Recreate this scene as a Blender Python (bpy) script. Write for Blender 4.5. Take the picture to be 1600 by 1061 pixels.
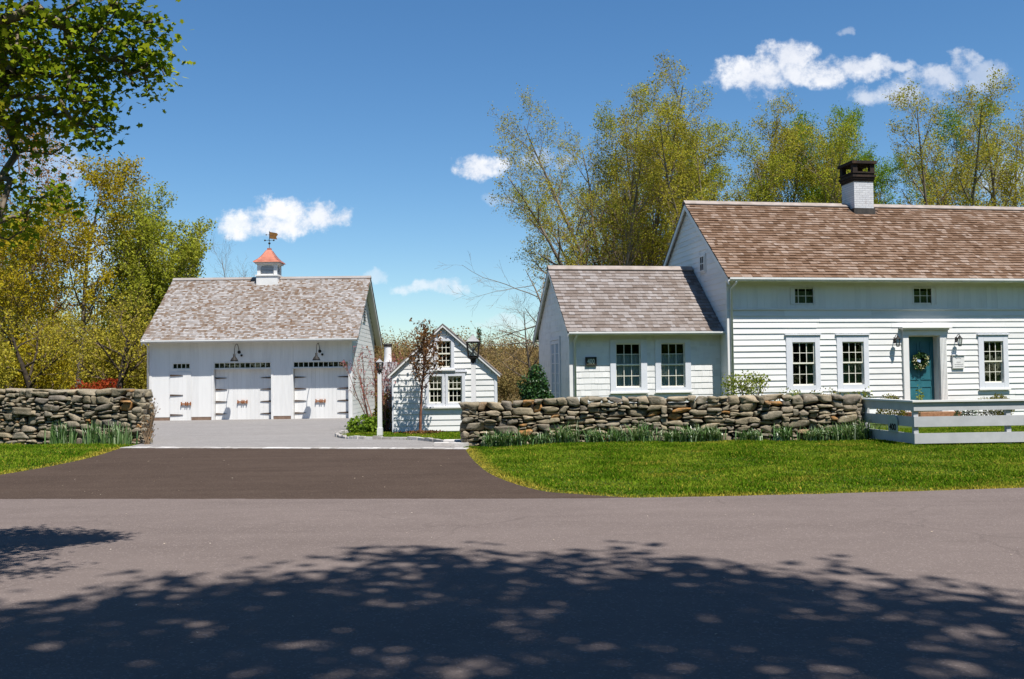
import bpy, math, random
import numpy as np
from mathutils import Vector, Matrix
from math import sin, cos, tan, atan, atan2, pi, radians, sqrt

for o in list(bpy.data.objects):
    bpy.data.objects.remove(o)
SC = bpy.context.scene
COL = SC.collection

# ------------------------------------------------------------------ camera
F_PX = 1600 * 35 / 36
PITCH = atan((590 - 530.5) / F_PX)
ROLL = 0.0125
cam_d = bpy.data.cameras.new('camera')
cam_d.lens = 35
cam_d.sensor_width = 36
cam_d.clip_start = 0.1
cam_d.clip_end = 3000
cam = bpy.data.objects.new('camera', cam_d)
COL.objects.link(cam)
r0 = Vector((1, 0, 0)); u0 = Vector((0, -sin(PITCH), cos(PITCH))); fw = Vector((0, cos(PITCH), sin(PITCH)))
Rv = r0 * cos(ROLL) - u0 * sin(ROLL); Uv = r0 * sin(ROLL) + u0 * cos(ROLL)
M = Matrix((Rv, Uv, -fw)).transposed().to_4x4()
M.translation = (0, 0, 1.65)
cam.matrix_world = M
SC.camera = cam

# ------------------------------------------------------------------ light
SUN_DIR = Vector((-0.27, 0.42, -1.0)).normalized()      # the way the light travels
sd = bpy.data.lights.new('sun', 'SUN')
sd.energy = 5.0
sd.angle = radians(0.53)
sd.color = (1.0, 0.955, 0.89)
sun = bpy.data.objects.new('sun', sd)
COL.objects.link(sun)
sun.rotation_euler = SUN_DIR.to_track_quat('-Z', 'Y').to_euler()
SUN_EL = math.asin(-SUN_DIR.z)
SUN_ROT = atan2(-SUN_DIR.x, -SUN_DIR.y)
SC.view_settings.view_transform = 'Standard'
SC.view_settings.look = 'None'
SC.view_settings.gamma = 1
SC.view_settings.use_curve_mapping = False
SC.view_settings.exposure = 0.66
SC.cycles.max_bounces = 8
SC.cycles.transparent_max_bounces = 16
SC.cycles.diffuse_bounces = 3
SC.cycles.use_denoising = True


class NT:
    """small helper round a node tree"""
    def __init__(s, tree):
        s.t = tree; s.n = tree.nodes; s.l = tree.links

    def node(s, typ, **kw):
        n = s.n.new(typ)
        for k, v in kw.items():
            setattr(n, k, v)
        return n

    def put(s, sock, v):
        if hasattr(v, 'is_output'):
            s.l.new(v, sock)
        else:
            sock.default_value = v

    def math(s, op, a, b=0.0, c=0.0, clamp=False):
        n = s.node('ShaderNodeMath', operation=op, use_clamp=clamp)
        s.put(n.inputs[0], a); s.put(n.inputs[1], b); s.put(n.inputs[2], c)
        return n.outputs[0]

    def noise(s, vec, scale, detail=3, rough=0.55):
        n = s.node('ShaderNodeTexNoise')
        if vec is not None:
            s.l.new(vec, n.inputs['Vector'])
        n.inputs['Scale'].default_value = scale
        n.inputs['Detail'].default_value = detail
        n.inputs['Roughness'].default_value = rough
        return n.outputs['Fac']

    def ramp(s, fac, stops):
        n = s.node('ShaderNodeValToRGB')
        e = n.color_ramp.elements
        while len(e) < len(stops):
            e.new(0.5)
        for i, (p, c) in enumerate(stops):
            e[i].position = p
            e[i].color = (c[0], c[1], c[2], 1) if not isinstance(c, (int, float)) else (c, c, c, 1)
        s.put(n.inputs[0], fac)
        return n.outputs[0]

    def mix(s, fac, a, b, mode='MIX'):
        n = s.node('ShaderNodeMix', data_type='RGBA', blend_type=mode)
        s.put(n.inputs[0], fac)
        for i, v in ((6, a), (7, b)):
            if isinstance(v, tuple):
                v = (v[0], v[1], v[2], 1)
            s.put(n.inputs[i], v)
        return n.outputs[2]

    def smooth(s, x, a, b):
        n = s.node('ShaderNodeMapRange', interpolation_type='SMOOTHSTEP')
        s.put(n.inputs[0], x); n.inputs[1].default_value = a; n.inputs[2].default_value = b
        return n.outputs[0]


# ------------------------------------------------------------------ sky
W = bpy.data.worlds.new('World')
SC.world = W
W.use_nodes = True
w = NT(W.node_tree)
w.n.clear()
sky = w.node('ShaderNodeTexSky', sky_type='NISHITA')
sky.sun_disc = False
sky.sun_elevation = SUN_EL
sky.sun_rotation = SUN_ROT
sky.altitude = 150
sky.air_density = 1.0
sky.dust_density = 0.1
sky.ozone_density = 2.0
tc = w.node('ShaderNodeTexCoord')
sep = w.node('ShaderNodeSeparateXYZ')
w.l.new(tc.outputs['Generated'], sep.inputs[0])
X, Y, Z = sep.outputs
Yc = w.math('MAXIMUM', Y, 0.02)
S = w.math('DIVIDE', X, Yc)
T = w.math('DIVIDE', Z, Yc)
comb = w.node('ShaderNodeCombineXYZ')
w.l.new(S, comb.inputs[0]); w.l.new(T, comb.inputs[1])
n1 = w.noise(comb.outputs[0], 30, 9, 0.66)
n2 = w.noise(comb.outputs[0], 9, 3, 0.5)
# far clouds by direction (tangent of azimuth, tangent of elevation, half widths, density)
def SKYPT(px, py):
    d = fw + Rv * ((px - 800) / F_PX) - Uv * ((py - 530.5) / F_PX)
    return d.x / d.y, d.z / d.y
CL = [(428, 347, 82, 22, 1.0), (445, 328, 52, 22, 1.0), (500, 336, 46, 20, .95), (382, 352, 42, 15, .9),
      (748, 263, 42, 16, .95), (785, 312, 36, 9, .26), (672, 447, 60, 11, .6), (590, 430, 18, 9, .35),
      (1232, 90, 38, 32, .95), (1180, 120, 66, 26, .95), (1275, 112, 78, 20, .95), (1345, 106, 60, 15, .85), (1395, 101, 40, 10, .7),
      (1410, 146, 70, 20, .6), (1465, 122, 60, 22, .68), (1510, 98, 24, 18, .55), (1540, 122, 42, 22, .42), (1315, 51, 12, 8, .3),
      (1590, 270, 60, 40, .5), (860, 250, 40, 16, .4), (790, 505, 60, 10, .35), (75, 255, 60, 40, .3), (170, 385, 90, 50, .25)]
wn = w.node('ShaderNodeTexNoise'); w.l.new(comb.outputs[0], wn.inputs['Vector']); wn.inputs['Scale'].default_value = 38; wn.inputs['Detail'].default_value = 5
wsep = w.node('ShaderNodeSeparateColor'); w.l.new(wn.outputs['Color'], wsep.inputs[0])
SW_ = w.math('ADD', S, w.math('MULTIPLY_ADD', wsep.outputs[0], .05, -.025))
TW_ = w.math('ADD', T, w.math('MULTIPLY_ADD', wsep.outputs[1], .026, -.013))
cover = None
for px, py, a, b, dens in CL:
    s0, t0 = SKYPT(px, py)
    ds = w.math('DIVIDE', w.math('SUBTRACT', SW_, s0), a / F_PX * 1.1)
    dt = w.math('DIVIDE', w.math('SUBTRACT', TW_, t0), b / F_PX * 1.15)
    q = w.math('ADD', w.math('MULTIPLY', ds, ds), w.math('MULTIPLY', dt, dt))
    q = w.math('SUBTRACT', 1.0, q)
    q = w.math('ADD', q, w.math('MULTIPLY_ADD', n1, 4.4, -2.25))
    v = w.math('MULTIPLY', w.smooth(q, -0.25, 1.0), dens)
    cover = v if cover is None else w.math('MAXIMUM', cover, v)
cover = w.math('MULTIPLY', cover, w.smooth(Y, 0.05, 0.2))
cshade = w.ramp(w.math('ADD', w.math('MULTIPLY', n1, .5), w.math('MULTIPLY', n2, .5)), [(0.34, (6.0, 6.4, 7.4)), (0.6, (8.9, 8.9, 9.0))])
skyc = w.node('ShaderNodeHueSaturation')
skyc.inputs['Saturation'].default_value = 1.22
w.l.new(sky.outputs[0], skyc.inputs['Color'])
skytint = w.mix(1.0, skyc.outputs[0], (0.885, 1.0, 1.06), 'MULTIPLY')
skymix = w.mix(w.math('MULTIPLY', cover, .95), skytint, cshade)
bg = w.node('ShaderNodeBackground')
bg.inputs['Strength'].default_value = 0.077
w.l.new(skymix, bg.inputs['Color'])
wo = w.node('ShaderNodeOutputWorld')
w.l.new(bg.outputs[0], wo.inputs['Surface'])


# ------------------------------------------------------------------ materials
def new_mat(name):
    m = bpy.data.materials.new(name)
    m.use_nodes = True
    t = NT(m.node_tree)
    t.n.clear()
    out = t.node('ShaderNodeOutputMaterial')
    return m, t, out


def coords(t):
    g = t.node('ShaderNodeNewGeometry')
    return g


def principled(t, out, col, rough=0.6, bump=None, bump_s=0.2, bump_d=0.01, spec=0.4, metal=0.0):
    p = t.node('ShaderNodeBsdfPrincipled')
    t.put(p.inputs['Base Color'], (col[0], col[1], col[2], 1) if isinstance(col, tuple) else col)
    t.put(p.inputs['Roughness'], rough)
    p.inputs['Specular IOR Level'].default_value = spec
    p.inputs['Metallic'].default_value = metal
    if bump is not None:
        b = t.node('ShaderNodeBump')
        b.inputs['Strength'].default_value = bump_s
        b.inputs['Distance'].default_value = bump_d
        t.put(b.inputs['Height'], bump)
        t.l.new(b.outputs[0], p.inputs['Normal'])
    t.l.new(p.outputs[0], out.inputs['Surface'])
    return p


def mat_noise(name, stops, scale=4, detail=4, rough=0.7, bump=0.3, bump_scale=None, bump_d=0.01, spec=0.3, stretch=None, island=0.0, metal=0.0):
    m, t, out = new_mat(name)
    g = coords(t)
    vec = g.outputs['Position']
    if stretch:
        mp = t.node('ShaderNodeMapping')
        mp.inputs['Scale'].default_value = stretch
        t.l.new(vec, mp.inputs['Vector'])
        vec = mp.outputs[0]
    f = t.noise(vec, scale, detail)
    if island:
        f = t.math('ADD', t.math('MULTIPLY', f, 1 - island), t.math('MULTIPLY', g.outputs['Random Per Island'], island))
    c = t.ramp(f, stops)
    b = t.noise(vec, bump_scale or scale * 6, 3) if bump else None
    principled(t, out, c, rough, b, bump, bump_d, spec, metal)
    return m


def mat_leaf(name, cols, trans=0.35, clump=0.5, gloss=0.0, scale=0.8):
    """leaves: colour varies leaf by leaf and clump by clump"""
    m, t, out = new_mat(name)
    g = coords(t)
    f = t.math('ADD', t.math('MULTIPLY', g.outputs['Random Per Island'], 1 - clump), t.math('MULTIPLY', t.math('MULTIPLY_ADD', t.noise(g.outputs['Position'], scale, 2), 2.2, -0.6, clamp=True), clump))
    k = len(cols)
    c = t.ramp(f, [(0.08 + 0.84 * i / (k - 1), cc) for i, cc in enumerate(cols)])
    d = t.node('ShaderNodeBsdfDiffuse'); t.l.new(c, d.inputs[0])
    tr = t.node('ShaderNodeBsdfTranslucent')
    t.l.new(t.mix(0.5, c, (1.0, 0.95, 0.35), 'MULTIPLY'), tr.inputs[0])
    mx = t.node('ShaderNodeMixShader'); mx.inputs[0].default_value = trans
    t.l.new(d.outputs[0], mx.inputs[1]); t.l.new(tr.outputs[0], mx.inputs[2])
    o = mx.outputs[0]
    if gloss:
        gl = t.node('ShaderNodeBsdfGlossy'); gl.inputs['Roughness'].default_value = 0.35
        m2 = t.node('ShaderNodeMixShader'); m2.inputs[0].default_value = gloss
        t.l.new(o, m2.inputs[1]); t.l.new(gl.outputs[0], m2.inputs[2]); o = m2.outputs[0]
    t.l.new(o, out.inputs['Surface'])
    return m


MAT = {}
MAT['white'] = mat_noise('white_paint', [(0.25, (0.636, 0.630, 0.612)), (0.6, (0.728, 0.721, 0.700)), (0.8, (0.755, 0.748, 0.722))], 2.5, 5, 0.45, 0.12, 60, 0.003, 0.3)
MAT['board'] = mat_noise('painted_boards', [(0.2, (0.601, 0.595, 0.573)), (0.45, (0.709, 0.702, 0.682)), (0.8, (0.755, 0.748, 0.726))], 3.0, 6, 0.5, 0.25, 70, 0.004, 0.3, stretch=(.5, .5, 3), island=0.35)
MAT['vboard'] = mat_noise('painted_upright_boards', [(0.2, (0.636, 0.630, 0.612)), (0.5, (0.719, 0.712, 0.691)), (0.8, (0.755, 0.748, 0.726))], 3.0, 6, 0.5, 0.2, 60, 0.003, 0.3, stretch=(3, 3, .4), island=0.35)
MAT['trim'] = mat_noise('grey_white_trim', [(0.3, (0.597, 0.613, 0.651)), (0.7, (0.669, 0.680, 0.714))], 3, 4, 0.45, 0.1, 50, 0.002)
MAT['muntin'] = mat_noise('cream_sash', [(0.3, (.72, .70, .58)), (0.7, (.80, .78, .68))], 6, 3, 0.45, 0.0)
MAT['black'] = mat_noise('black_iron', [(0.3, (.010, .010, .010)), (0.7, (.024, .022, .020))], 14, 3, 0.65, 0.2, 80, 0.002, 0.25)
MAT['fence'] = mat_noise('grey_white_fence_paint', [(0.25, (.40, .41, .415)), (0.6, (.48, .485, .495)), (0.8, (.52, .52, .53))], 3, 5, 0.6, 0.25, 50, 0.004)
MAT['rust'] = mat_noise('rusty_iron', [(0.3, (.13, .045, .015)), (0.55, (.30, .10, .03)), (0.8, (.38, .15, .05))], 20, 4, 0.8, 0.3, 90, 0.003)
MAT['hinge'] = mat_noise('dark_brown_iron', [(0.3, (.03, .02, .015)), (0.7, (.10, .055, .03))], 20, 4, 0.6, 0.3, 90, 0.003)
MAT['copper'] = mat_noise('copper', [(0.3, (.36, .12, .075)), (0.7, (.52, .20, .13))], 5, 4, 0.45, 0.1, 30, 0.003, 0.5, metal=0.35)
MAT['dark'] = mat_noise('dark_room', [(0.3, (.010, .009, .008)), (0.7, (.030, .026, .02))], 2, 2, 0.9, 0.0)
MAT['curtain_or_reflection'] = mat_noise('pale_blind', [(0.3, (0.648, 0.732, 0.806)), (0.7, (0.783, 0.850, 0.850))], 3, 3, 0.9, 0.0)
MAT['olive_reflection_blind'] = mat_noise('olive_reflection_blind', [(0.3, (.18, .23, .11)), (0.7, (.27, .32, .17))], 3, 3, 0.9, 0.0, stretch=(6, 6, 1))  # olive tone imitates greenery mirrored in the panes
MAT['door'] = mat_noise('teal_door', [(0.3, (.02, .11, .135)), (0.7, (.034, .155, .19))], 4, 4, 0.4, 0.1, 50, 0.002, 0.4)
MAT['brick'] = None
MAT['soot'] = mat_noise('sooty_brick', [(0.3, (.012, .009, .008)), (0.6, (.035, .022, .015)), (0.85, (.10, .05, .02))], 7, 4, 0.9, 0.4, 30, 0.01)
MAT['lead'] = mat_noise('lead_flashing', [(0.3, (.03, .027, .025)), (0.7, (.07, .06, .05))], 7, 4, 0.6, 0.1)
MAT['step'] = mat_noise('brown_step', [(0.3, (.20, .10, .05)), (0.7, (.34, .19, .10))], 9, 4, 0.8, 0.3, 40, 0.006)
MAT['brownsill'] = mat_noise('brown_foundation', [(0.3, (.16, .10, .07)), (0.7, (.26, .18, .13))], 6, 4, 0.9, 0.3, 40, 0.006)
MAT['bark'] = mat_noise('grey_bark', [(0.3, (0.104, 0.081, 0.060)), (0.7, (0.260, 0.215, 0.163))], 5, 5, 0.95, 0.6, 22, 0.03, 0.1, stretch=(1, 1, .25))
MAT['twig'] = mat_noise('brown_twigs', [(0.3, (0.140, 0.094, 0.056)), (0.7, (0.262, 0.187, 0.117))], 3, 3, 0.95, 0.0)
MAT['darkbark'] = mat_noise('dark_bark', [(0.3, (.025, .02, .015)), (0.7, (.07, .055, .04))], 5, 5, 0.95, 0.6, 22, 0.03, 0.1)
MAT['redtwig'] = mat_noise('red_brown_stems', [(0.3, (.13, .05, .03)), (0.7, (.27, .125, .08))], 4, 3, 0.9, 0.0)
MAT['leaf_maple'] = mat_leaf('maple_leaves', [(.07, .13, .010), (.15, .23, .018), (.26, .32, .025), (.40, .38, .04)], 0.68, 0.45, scale=1.6)
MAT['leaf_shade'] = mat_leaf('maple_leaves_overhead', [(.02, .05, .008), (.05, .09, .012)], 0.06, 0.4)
MAT['leaf_bud'] = mat_leaf('olive_spring_leaves', [(.22, .18, .028), (.34, .30, .036), (.42, .385, .05), (.22, .29, .035)], 0.38, 0.5, scale=.35)
MAT['leaf_green'] = mat_leaf('fresh_green_leaves', [(0.078, 0.143, 0.016), (0.143, 0.234, 0.023), (0.221, 0.312, 0.039)], 0.38, 0.4, scale=.5)
MAT['leaf_light'] = mat_leaf('light_green_leaves', [(0.187, 0.224, 0.023), (0.296, 0.322, 0.034), (0.406, 0.389, 0.052)], 0.38, 0.5, scale=.4)
MAT['leaf_fresh'] = mat_leaf('bright_green_leaves', [(.10, .19, .015), (.16, .27, .02), (.24, .33, .035)], 0.4, 0.4, scale=.5)
MAT['leaf_rust'] = mat_leaf('rusty_spring_leaves', [(.24, .11, .025), (.34, .17, .035), (.36, .22, .05)], 0.35, 0.5, scale=.4)
MAT['leaf_ochre'] = mat_leaf('ochre_spring_leaves', [(.27, .185, .014), (.37, .29, .018), (.33, .31, .03)], 0.35, 0.5, scale=.4)
MAT['leaf_brush'] = mat_leaf('olive_brush_leaves', [(0.133, 0.114, 0.016), (0.265, 0.227, 0.023), (0.421, 0.357, 0.052), (0.234, 0.253, 0.029)], 0.3, 0.55, scale=.7)
MAT['leaf_red'] = mat_leaf('red_maple_leaves', [(0.169, 0.019, 0.010), (0.286, 0.046, 0.016), (0.364, 0.091, 0.026)], 0.35, 0.4)
MAT['leaf_bronze'] = mat_leaf('bronze_leaves', [(.09, .05, .024), (.17, .092, .04), (.26, .14, .06)], 0.35, 0.3)
MAT['leaf_dark'] = mat_leaf('dark_evergreen_leaves', [(0.013, 0.036, 0.010), (0.029, 0.078, 0.018), (0.058, 0.130, 0.026)], 0.15, 0.4, gloss=0.05, scale=3)
MAT['leaf_yellowgreen'] = mat_leaf('yellow_green_leaves', [(0.130, 0.169, 0.026), (0.221, 0.260, 0.046), (0.312, 0.338, 0.078)], 0.35, 0.3)
MAT['leaf_box'] = mat_leaf('olive_box_leaves', [(0.078, 0.078, 0.013), (0.156, 0.150, 0.023), (0.221, 0.195, 0.033)], 0.25, 0.4, scale=4)
MAT['petal'] = mat_leaf('pink_buds', [(.34, .09, .11), (.45, .16, .17), (.20, .06, .05)], 0.3, 0.2)
MAT['yellow_petal'] = mat_leaf('cream_petals', [(.6, .55, .25), (.7, .68, .45)], 0.3, 0.2)
MAT['blade'] = mat_leaf('daffodil_leaves', [(.03, .085, .018), (.07, .155, .035), (.16, .26, .09), (.38, .44, .28)], 0.25, 0.2, gloss=.05)
MAT['farwood'] = mat_leaf('far_bare_wood', [(0.129, 0.084, 0.043), (0.206, 0.136, 0.059), (0.258, 0.176, 0.071), (0.189, 0.154, 0.057), (0.249, 0.194, 0.071)], 0.25, 0.75, scale=.09)


def mat_wbrick():
    m, t, out = new_mat('whitewashed_brick')
    tcn = t.node('ShaderNodeTexCoord')
    mp = t.node('ShaderNodeMapping'); mp.inputs['Rotation'].default_value = (pi / 2, 0, 0)
    t.l.new(tcn.outputs['Object'], mp.inputs['Vector'])
    br = t.node('ShaderNodeTexBrick')
    t.l.new(mp.outputs[0], br.inputs['Vector'])
    br.inputs['Color1'].default_value = (.60, .60, .61, 1); br.inputs['Color2'].default_value = (.50, .505, .52, 1); br.inputs['Mortar'].default_value = (.40, .40, .41, 1)
    br.inputs['Scale'].default_value = 1; br.inputs['Brick Width'].default_value = .21; br.inputs['Row Height'].default_value = .075; br.inputs['Mortar Size'].default_value = .007
    n = t.noise(tcn.outputs['Object'], 6, 4)
    c = t.mix(t.smooth(n, .55, .75), br.outputs['Color'], (.42, .40, .39))
    principled(t, out, c, 0.85, t.math('SUBTRACT', n, br.outputs['Fac']), 0.5, 0.01)
    return m
MAT['brick'] = mat_wbrick()


def mat_shingle(name, cols, rough=0.85):
    m, t, out = new_mat(name)
    g = coords(t)
    tcn = t.node('ShaderNodeTexCoord')
    big = t.noise(tcn.outputs['Object'], 1.1, 3)
    fine = t.noise(tcn.outputs['Object'], 28, 4)
    f = t.math('ADD', t.math('MULTIPLY', g.outputs['Random Per Island'], .56), t.math('ADD', t.math('MULTIPLY', big, .40), t.math('MULTIPLY_ADD', fine, .5, -.23)))
    k = len(cols)
    c = t.ramp(f, [(0.12 + 0.78 * i / (k - 1), cc) for i, cc in enumerate(cols)])
    principled(t, out, c, rough, fine, 0.35, 0.006, 0.2)
    return m
MAT['cedar'] = mat_shingle('red_cedar_shingles', [(.078, .042, .023), (.125, .072, .042), (.165, .103, .068), (.21, .145, .105), (.31, .245, .205)])
MAT['greycedar'] = mat_shingle('grey_cedar_shingles', [(.115, .088, .072), (.17, .138, .12), (.215, .187, .172), (.28, .255, .245)])
MAT['mixcedar'] = mat_shingle('weathered_cedar_shingles', [(.12, .066, .036), (.18, .128, .092), (.225, .19, .165), (.275, .25, .235), (.35, .332, .322), (.25, .22, .20)])
MAT['ridge'] = mat_noise('grey_ridge_board', [(0.3, (.22, .18, .15)), (0.7, (.34, .29, .26))], 3, 4, 0.85, 0.3, 30, 0.006)
MAT['roofdark'] = mat_noise('roof_underlay', [(0.3, (.05, .035, .025)), (0.7, (.09, .06, .045))], 3, 3, 0.9, 0.0)
MAT['soffit'] = mat_noise('cream_soffit', [(0.3, (.70, .67, .56)), (0.7, (.76, .73, .64))], 3, 3, 0.6, 0.0)


def mat_stone():
    m, t, out = new_mat('fieldstone')
    g = coords(t)
    P = g.outputs['Position']
    r = g.outputs['Random Per Island']
    base = t.ramp(r, [(0.0, (0.162, 0.139, 0.097)), (0.25, (0.292, 0.240, 0.159)), (0.5, (0.216, 0.192, 0.149)), (0.7, (0.357, 0.288, 0.195)), (0.86, (0.184, 0.160, 0.134)), (0.955, (0.17, 0.145, 0.11)), (0.985, (0.357, 0.182, 0.062))])
    n = t.noise(P, 9, 6, 0.65)
    c = t.mix(t.smooth(n, .42, .62), base, t.mix(.5, base, (0.124, 0.104, 0.068)))
    lich = t.smooth(t.noise(P, 15, 5, .7), .57, .68)
    c = t.mix(t.math('MULTIPLY', lich, .6), c, (0.454, 0.427, 0.349))
    moss = t.smooth(t.noise(P, 3.1, 4, .6), .6, .72)
    c = t.mix(t.math('MULTIPLY', moss, .5), c, (0.092, 0.085, 0.031))
    principled(t, out, c, 0.92, t.noise(P, 34, 6, .65), 0.75, 0.02, 0.15)
    return m
MAT['stone'] = mat_stone()
MAT['crevice'] = mat_noise('dark_crevice', [(0.3, (.012, .010, .008)), (0.7, (.03, .025, .018))], 8, 3, 1.0, 0.0)


def mat_asphalt(name, lo, hi, speck, patch=0.6, crack=0.0):
    m, t, out = new_mat(name)
    g = coords(t); P = g.outputs['Position']
    big = t.noise(P, .45, 5, .6)
    mid = t.noise(P, 2.6, 5, .6)
    fine = t.noise(P, 140, 2, .6)
    v = t.node('ShaderNodeTexVoronoi'); t.l.new(P, v.inputs['Vector']); v.inputs['Scale'].default_value = 70
    mp = t.node('ShaderNodeMapping'); mp.inputs['Scale'].default_value = (.12, 1.1, 1); t.l.new(P, mp.inputs['Vector'])
    streak = t.noise(mp.outputs[0], 1.6, 5, .6)
    f = t.math('ADD', t.math('MULTIPLY', big, patch * .4), t.math('ADD', t.math('MULTIPLY', mid, (1 - patch) * .5), t.math('ADD', t.math('MULTIPLY', fine, .34), t.math('MULTIPLY', streak, .30))))
    c = t.ramp(f, [(0.3, lo), (0.75, hi)])
    cs = t.node('ShaderNodeSeparateColor'); t.l.new(v.outputs['Color'], cs.inputs[0])
    c = t.mix(t.math('MULTIPLY', t.smooth(cs.outputs[0], .85, 1.0), .55), c, speck)
    if crack:                                     # hairline cracks, sealed darker
        v2 = t.node('ShaderNodeTexVoronoi', feature='DISTANCE_TO_EDGE'); v2.inputs['Scale'].default_value = .42
        wv = t.node('ShaderNodeVectorMath', operation='MULTIPLY_ADD')
        nn = t.node('ShaderNodeTexNoise'); t.l.new(P, nn.inputs['Vector']); nn.inputs['Scale'].default_value = 2.2; nn.inputs['Detail'].default_value = 5
        t.l.new(nn.outputs['Color'], wv.inputs[0]); wv.inputs[1].default_value = (.5, .5, 0); t.l.new(P, wv.inputs[2])
        t.l.new(wv.outputs[0], v2.inputs['Vector'])
        ck = t.math('MULTIPLY', t.math('SUBTRACT', 1.0, t.smooth(v2.outputs['Distance'], .002, .011)), t.smooth(t.noise(P, .33, 2), .5, .62))
        c = t.mix(t.math('MULTIPLY', ck, crack), c, (.03, .026, .024))
    principled(t, out, c, 0.95, t.math('ADD', v.outputs['Distance'], fine), 0.5, 0.006, 0.02)
    return m
MAT['road'] = mat_asphalt('worn_asphalt', (0.103, 0.083, 0.076), (0.172, 0.140, 0.128), (0.248, 0.206, 0.189), .6, .16)
MAT['apron'] = mat_asphalt('dark_asphalt', (0.037, 0.026, 0.021), (0.080, 0.058, 0.046), (0.137, 0.105, 0.083))
MAT['gravel'] = mat_asphalt('pale_gravel', (0.150, 0.140, 0.134), (0.250, 0.237, 0.227), (0.413, 0.388, 0.372), .3)
MAT['kerb'] = mat_noise('pale_stone_strip', [(0.3, (0.300, 0.275, 0.250)), (0.5, (0.450, 0.425, 0.400)), (0.7, (0.575, 0.550, 0.525))], 7, 5, 0.9, 0.5, 30, 0.01, island=.4)


def mat_ground():
    m, t, out = new_mat('lawn_and_forest_floor')
    g = coords(t); P = g.outputs['Position']
    sp = t.node('ShaderNodeSeparateXYZ'); t.l.new(P, sp.inputs[0])
    big = t.noise(P, .5, 4); fine = t.noise(P, 30, 4, .7)
    lawn = t.ramp(t.math('ADD', t.math('MULTIPLY', big, .5), t.math('MULTIPLY', fine, .5)), [(0.3, (.028, .050, .008)), (0.55, (.055, .085, .013)), (0.75, (.10, .115, .022))])
    wood = t.ramp(t.math('ADD', t.math('MULTIPLY', big, .5), t.math('MULTIPLY', fine, .5)), [(0.3, (.06, .045, .02)), (0.55, (.12, .09, .035)), (0.75, (.15, .13, .045))])
    c = t.mix(t.smooth(sp.outputs[1], 43, 52), lawn, wood)
    principled(t, out, c, 0.95, fine, 0.8, 0.04, 0.1)
    return m
MAT['ground'] = mat_ground()


def mat_grass():
    m, t, out = new_mat('grass_blades')
    g = coords(t); P = g.outputs['Position']
    at = t.node('ShaderNodeAttribute'); at.attribute_name = 'dry'
    f = t.math('ADD', t.math('MULTIPLY', g.outputs['Random Per Island'], .5), t.math('MULTIPLY', t.math('MULTIPLY_ADD', t.noise(P, .75, 5, .65), 3.2, -1.1, clamp=True), .6))
    c = t.ramp(f, [(0.1, (.036, .088, .004)), (0.5, (.098, .185, .008)), (0.9, (.22, .275, .025))])
    c = t.mix(at.outputs['Fac'], c, (.50, .36, .06))
    d = t.node('ShaderNodeBsdfDiffuse'); t.l.new(c, d.inputs[0])
    tr = t.node('ShaderNodeBsdfTranslucent'); t.l.new(c, tr.inputs[0])
    mx = t.node('ShaderNodeMixShader'); mx.inputs[0].default_value = .3
    t.l.new(d.outputs[0], mx.inputs[1]); t.l.new(tr.outputs[0], mx.inputs[2])
    t.l.new(mx.outputs[0], out.inputs['Surface'])
    return m
MAT['grass'] = mat_grass()


def mat_glass():
    m, t, out = new_mat('window_glass')
    g = coords(t)
    fr = t.node('ShaderNodeFresnel'); fr.inputs['IOR'].default_value = 1.5
    b = t.node('ShaderNodeBump'); b.inputs['Strength'].default_value = .06; b.inputs['Distance'].default_value = .02
    t.l.new(t.noise(g.outputs['Position'], 3.5, 2), b.inputs['Height'])
    gl = t.node('ShaderNodeBsdfGlossy'); gl.inputs['Roughness'].default_value = .02
    t.l.new(b.outputs[0], gl.inputs['Normal'])
    tr = t.node('ShaderNodeBsdfTransparent'); tr.inputs[0].default_value = (.86, .9, .88, 1)
    mx = t.node('ShaderNodeMixShader')
    t.l.new(t.math('MULTIPLY_ADD', fr.outputs[0], 1.15, .0, clamp=True), mx.inputs[0])
    t.l.new(tr.outputs[0], mx.inputs[1]); t.l.new(gl.outputs[0], mx.inputs[2])
    t.l.new(mx.outputs[0], out.inputs['Surface'])
    return m
MAT['glass'] = mat_glass()


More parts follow.
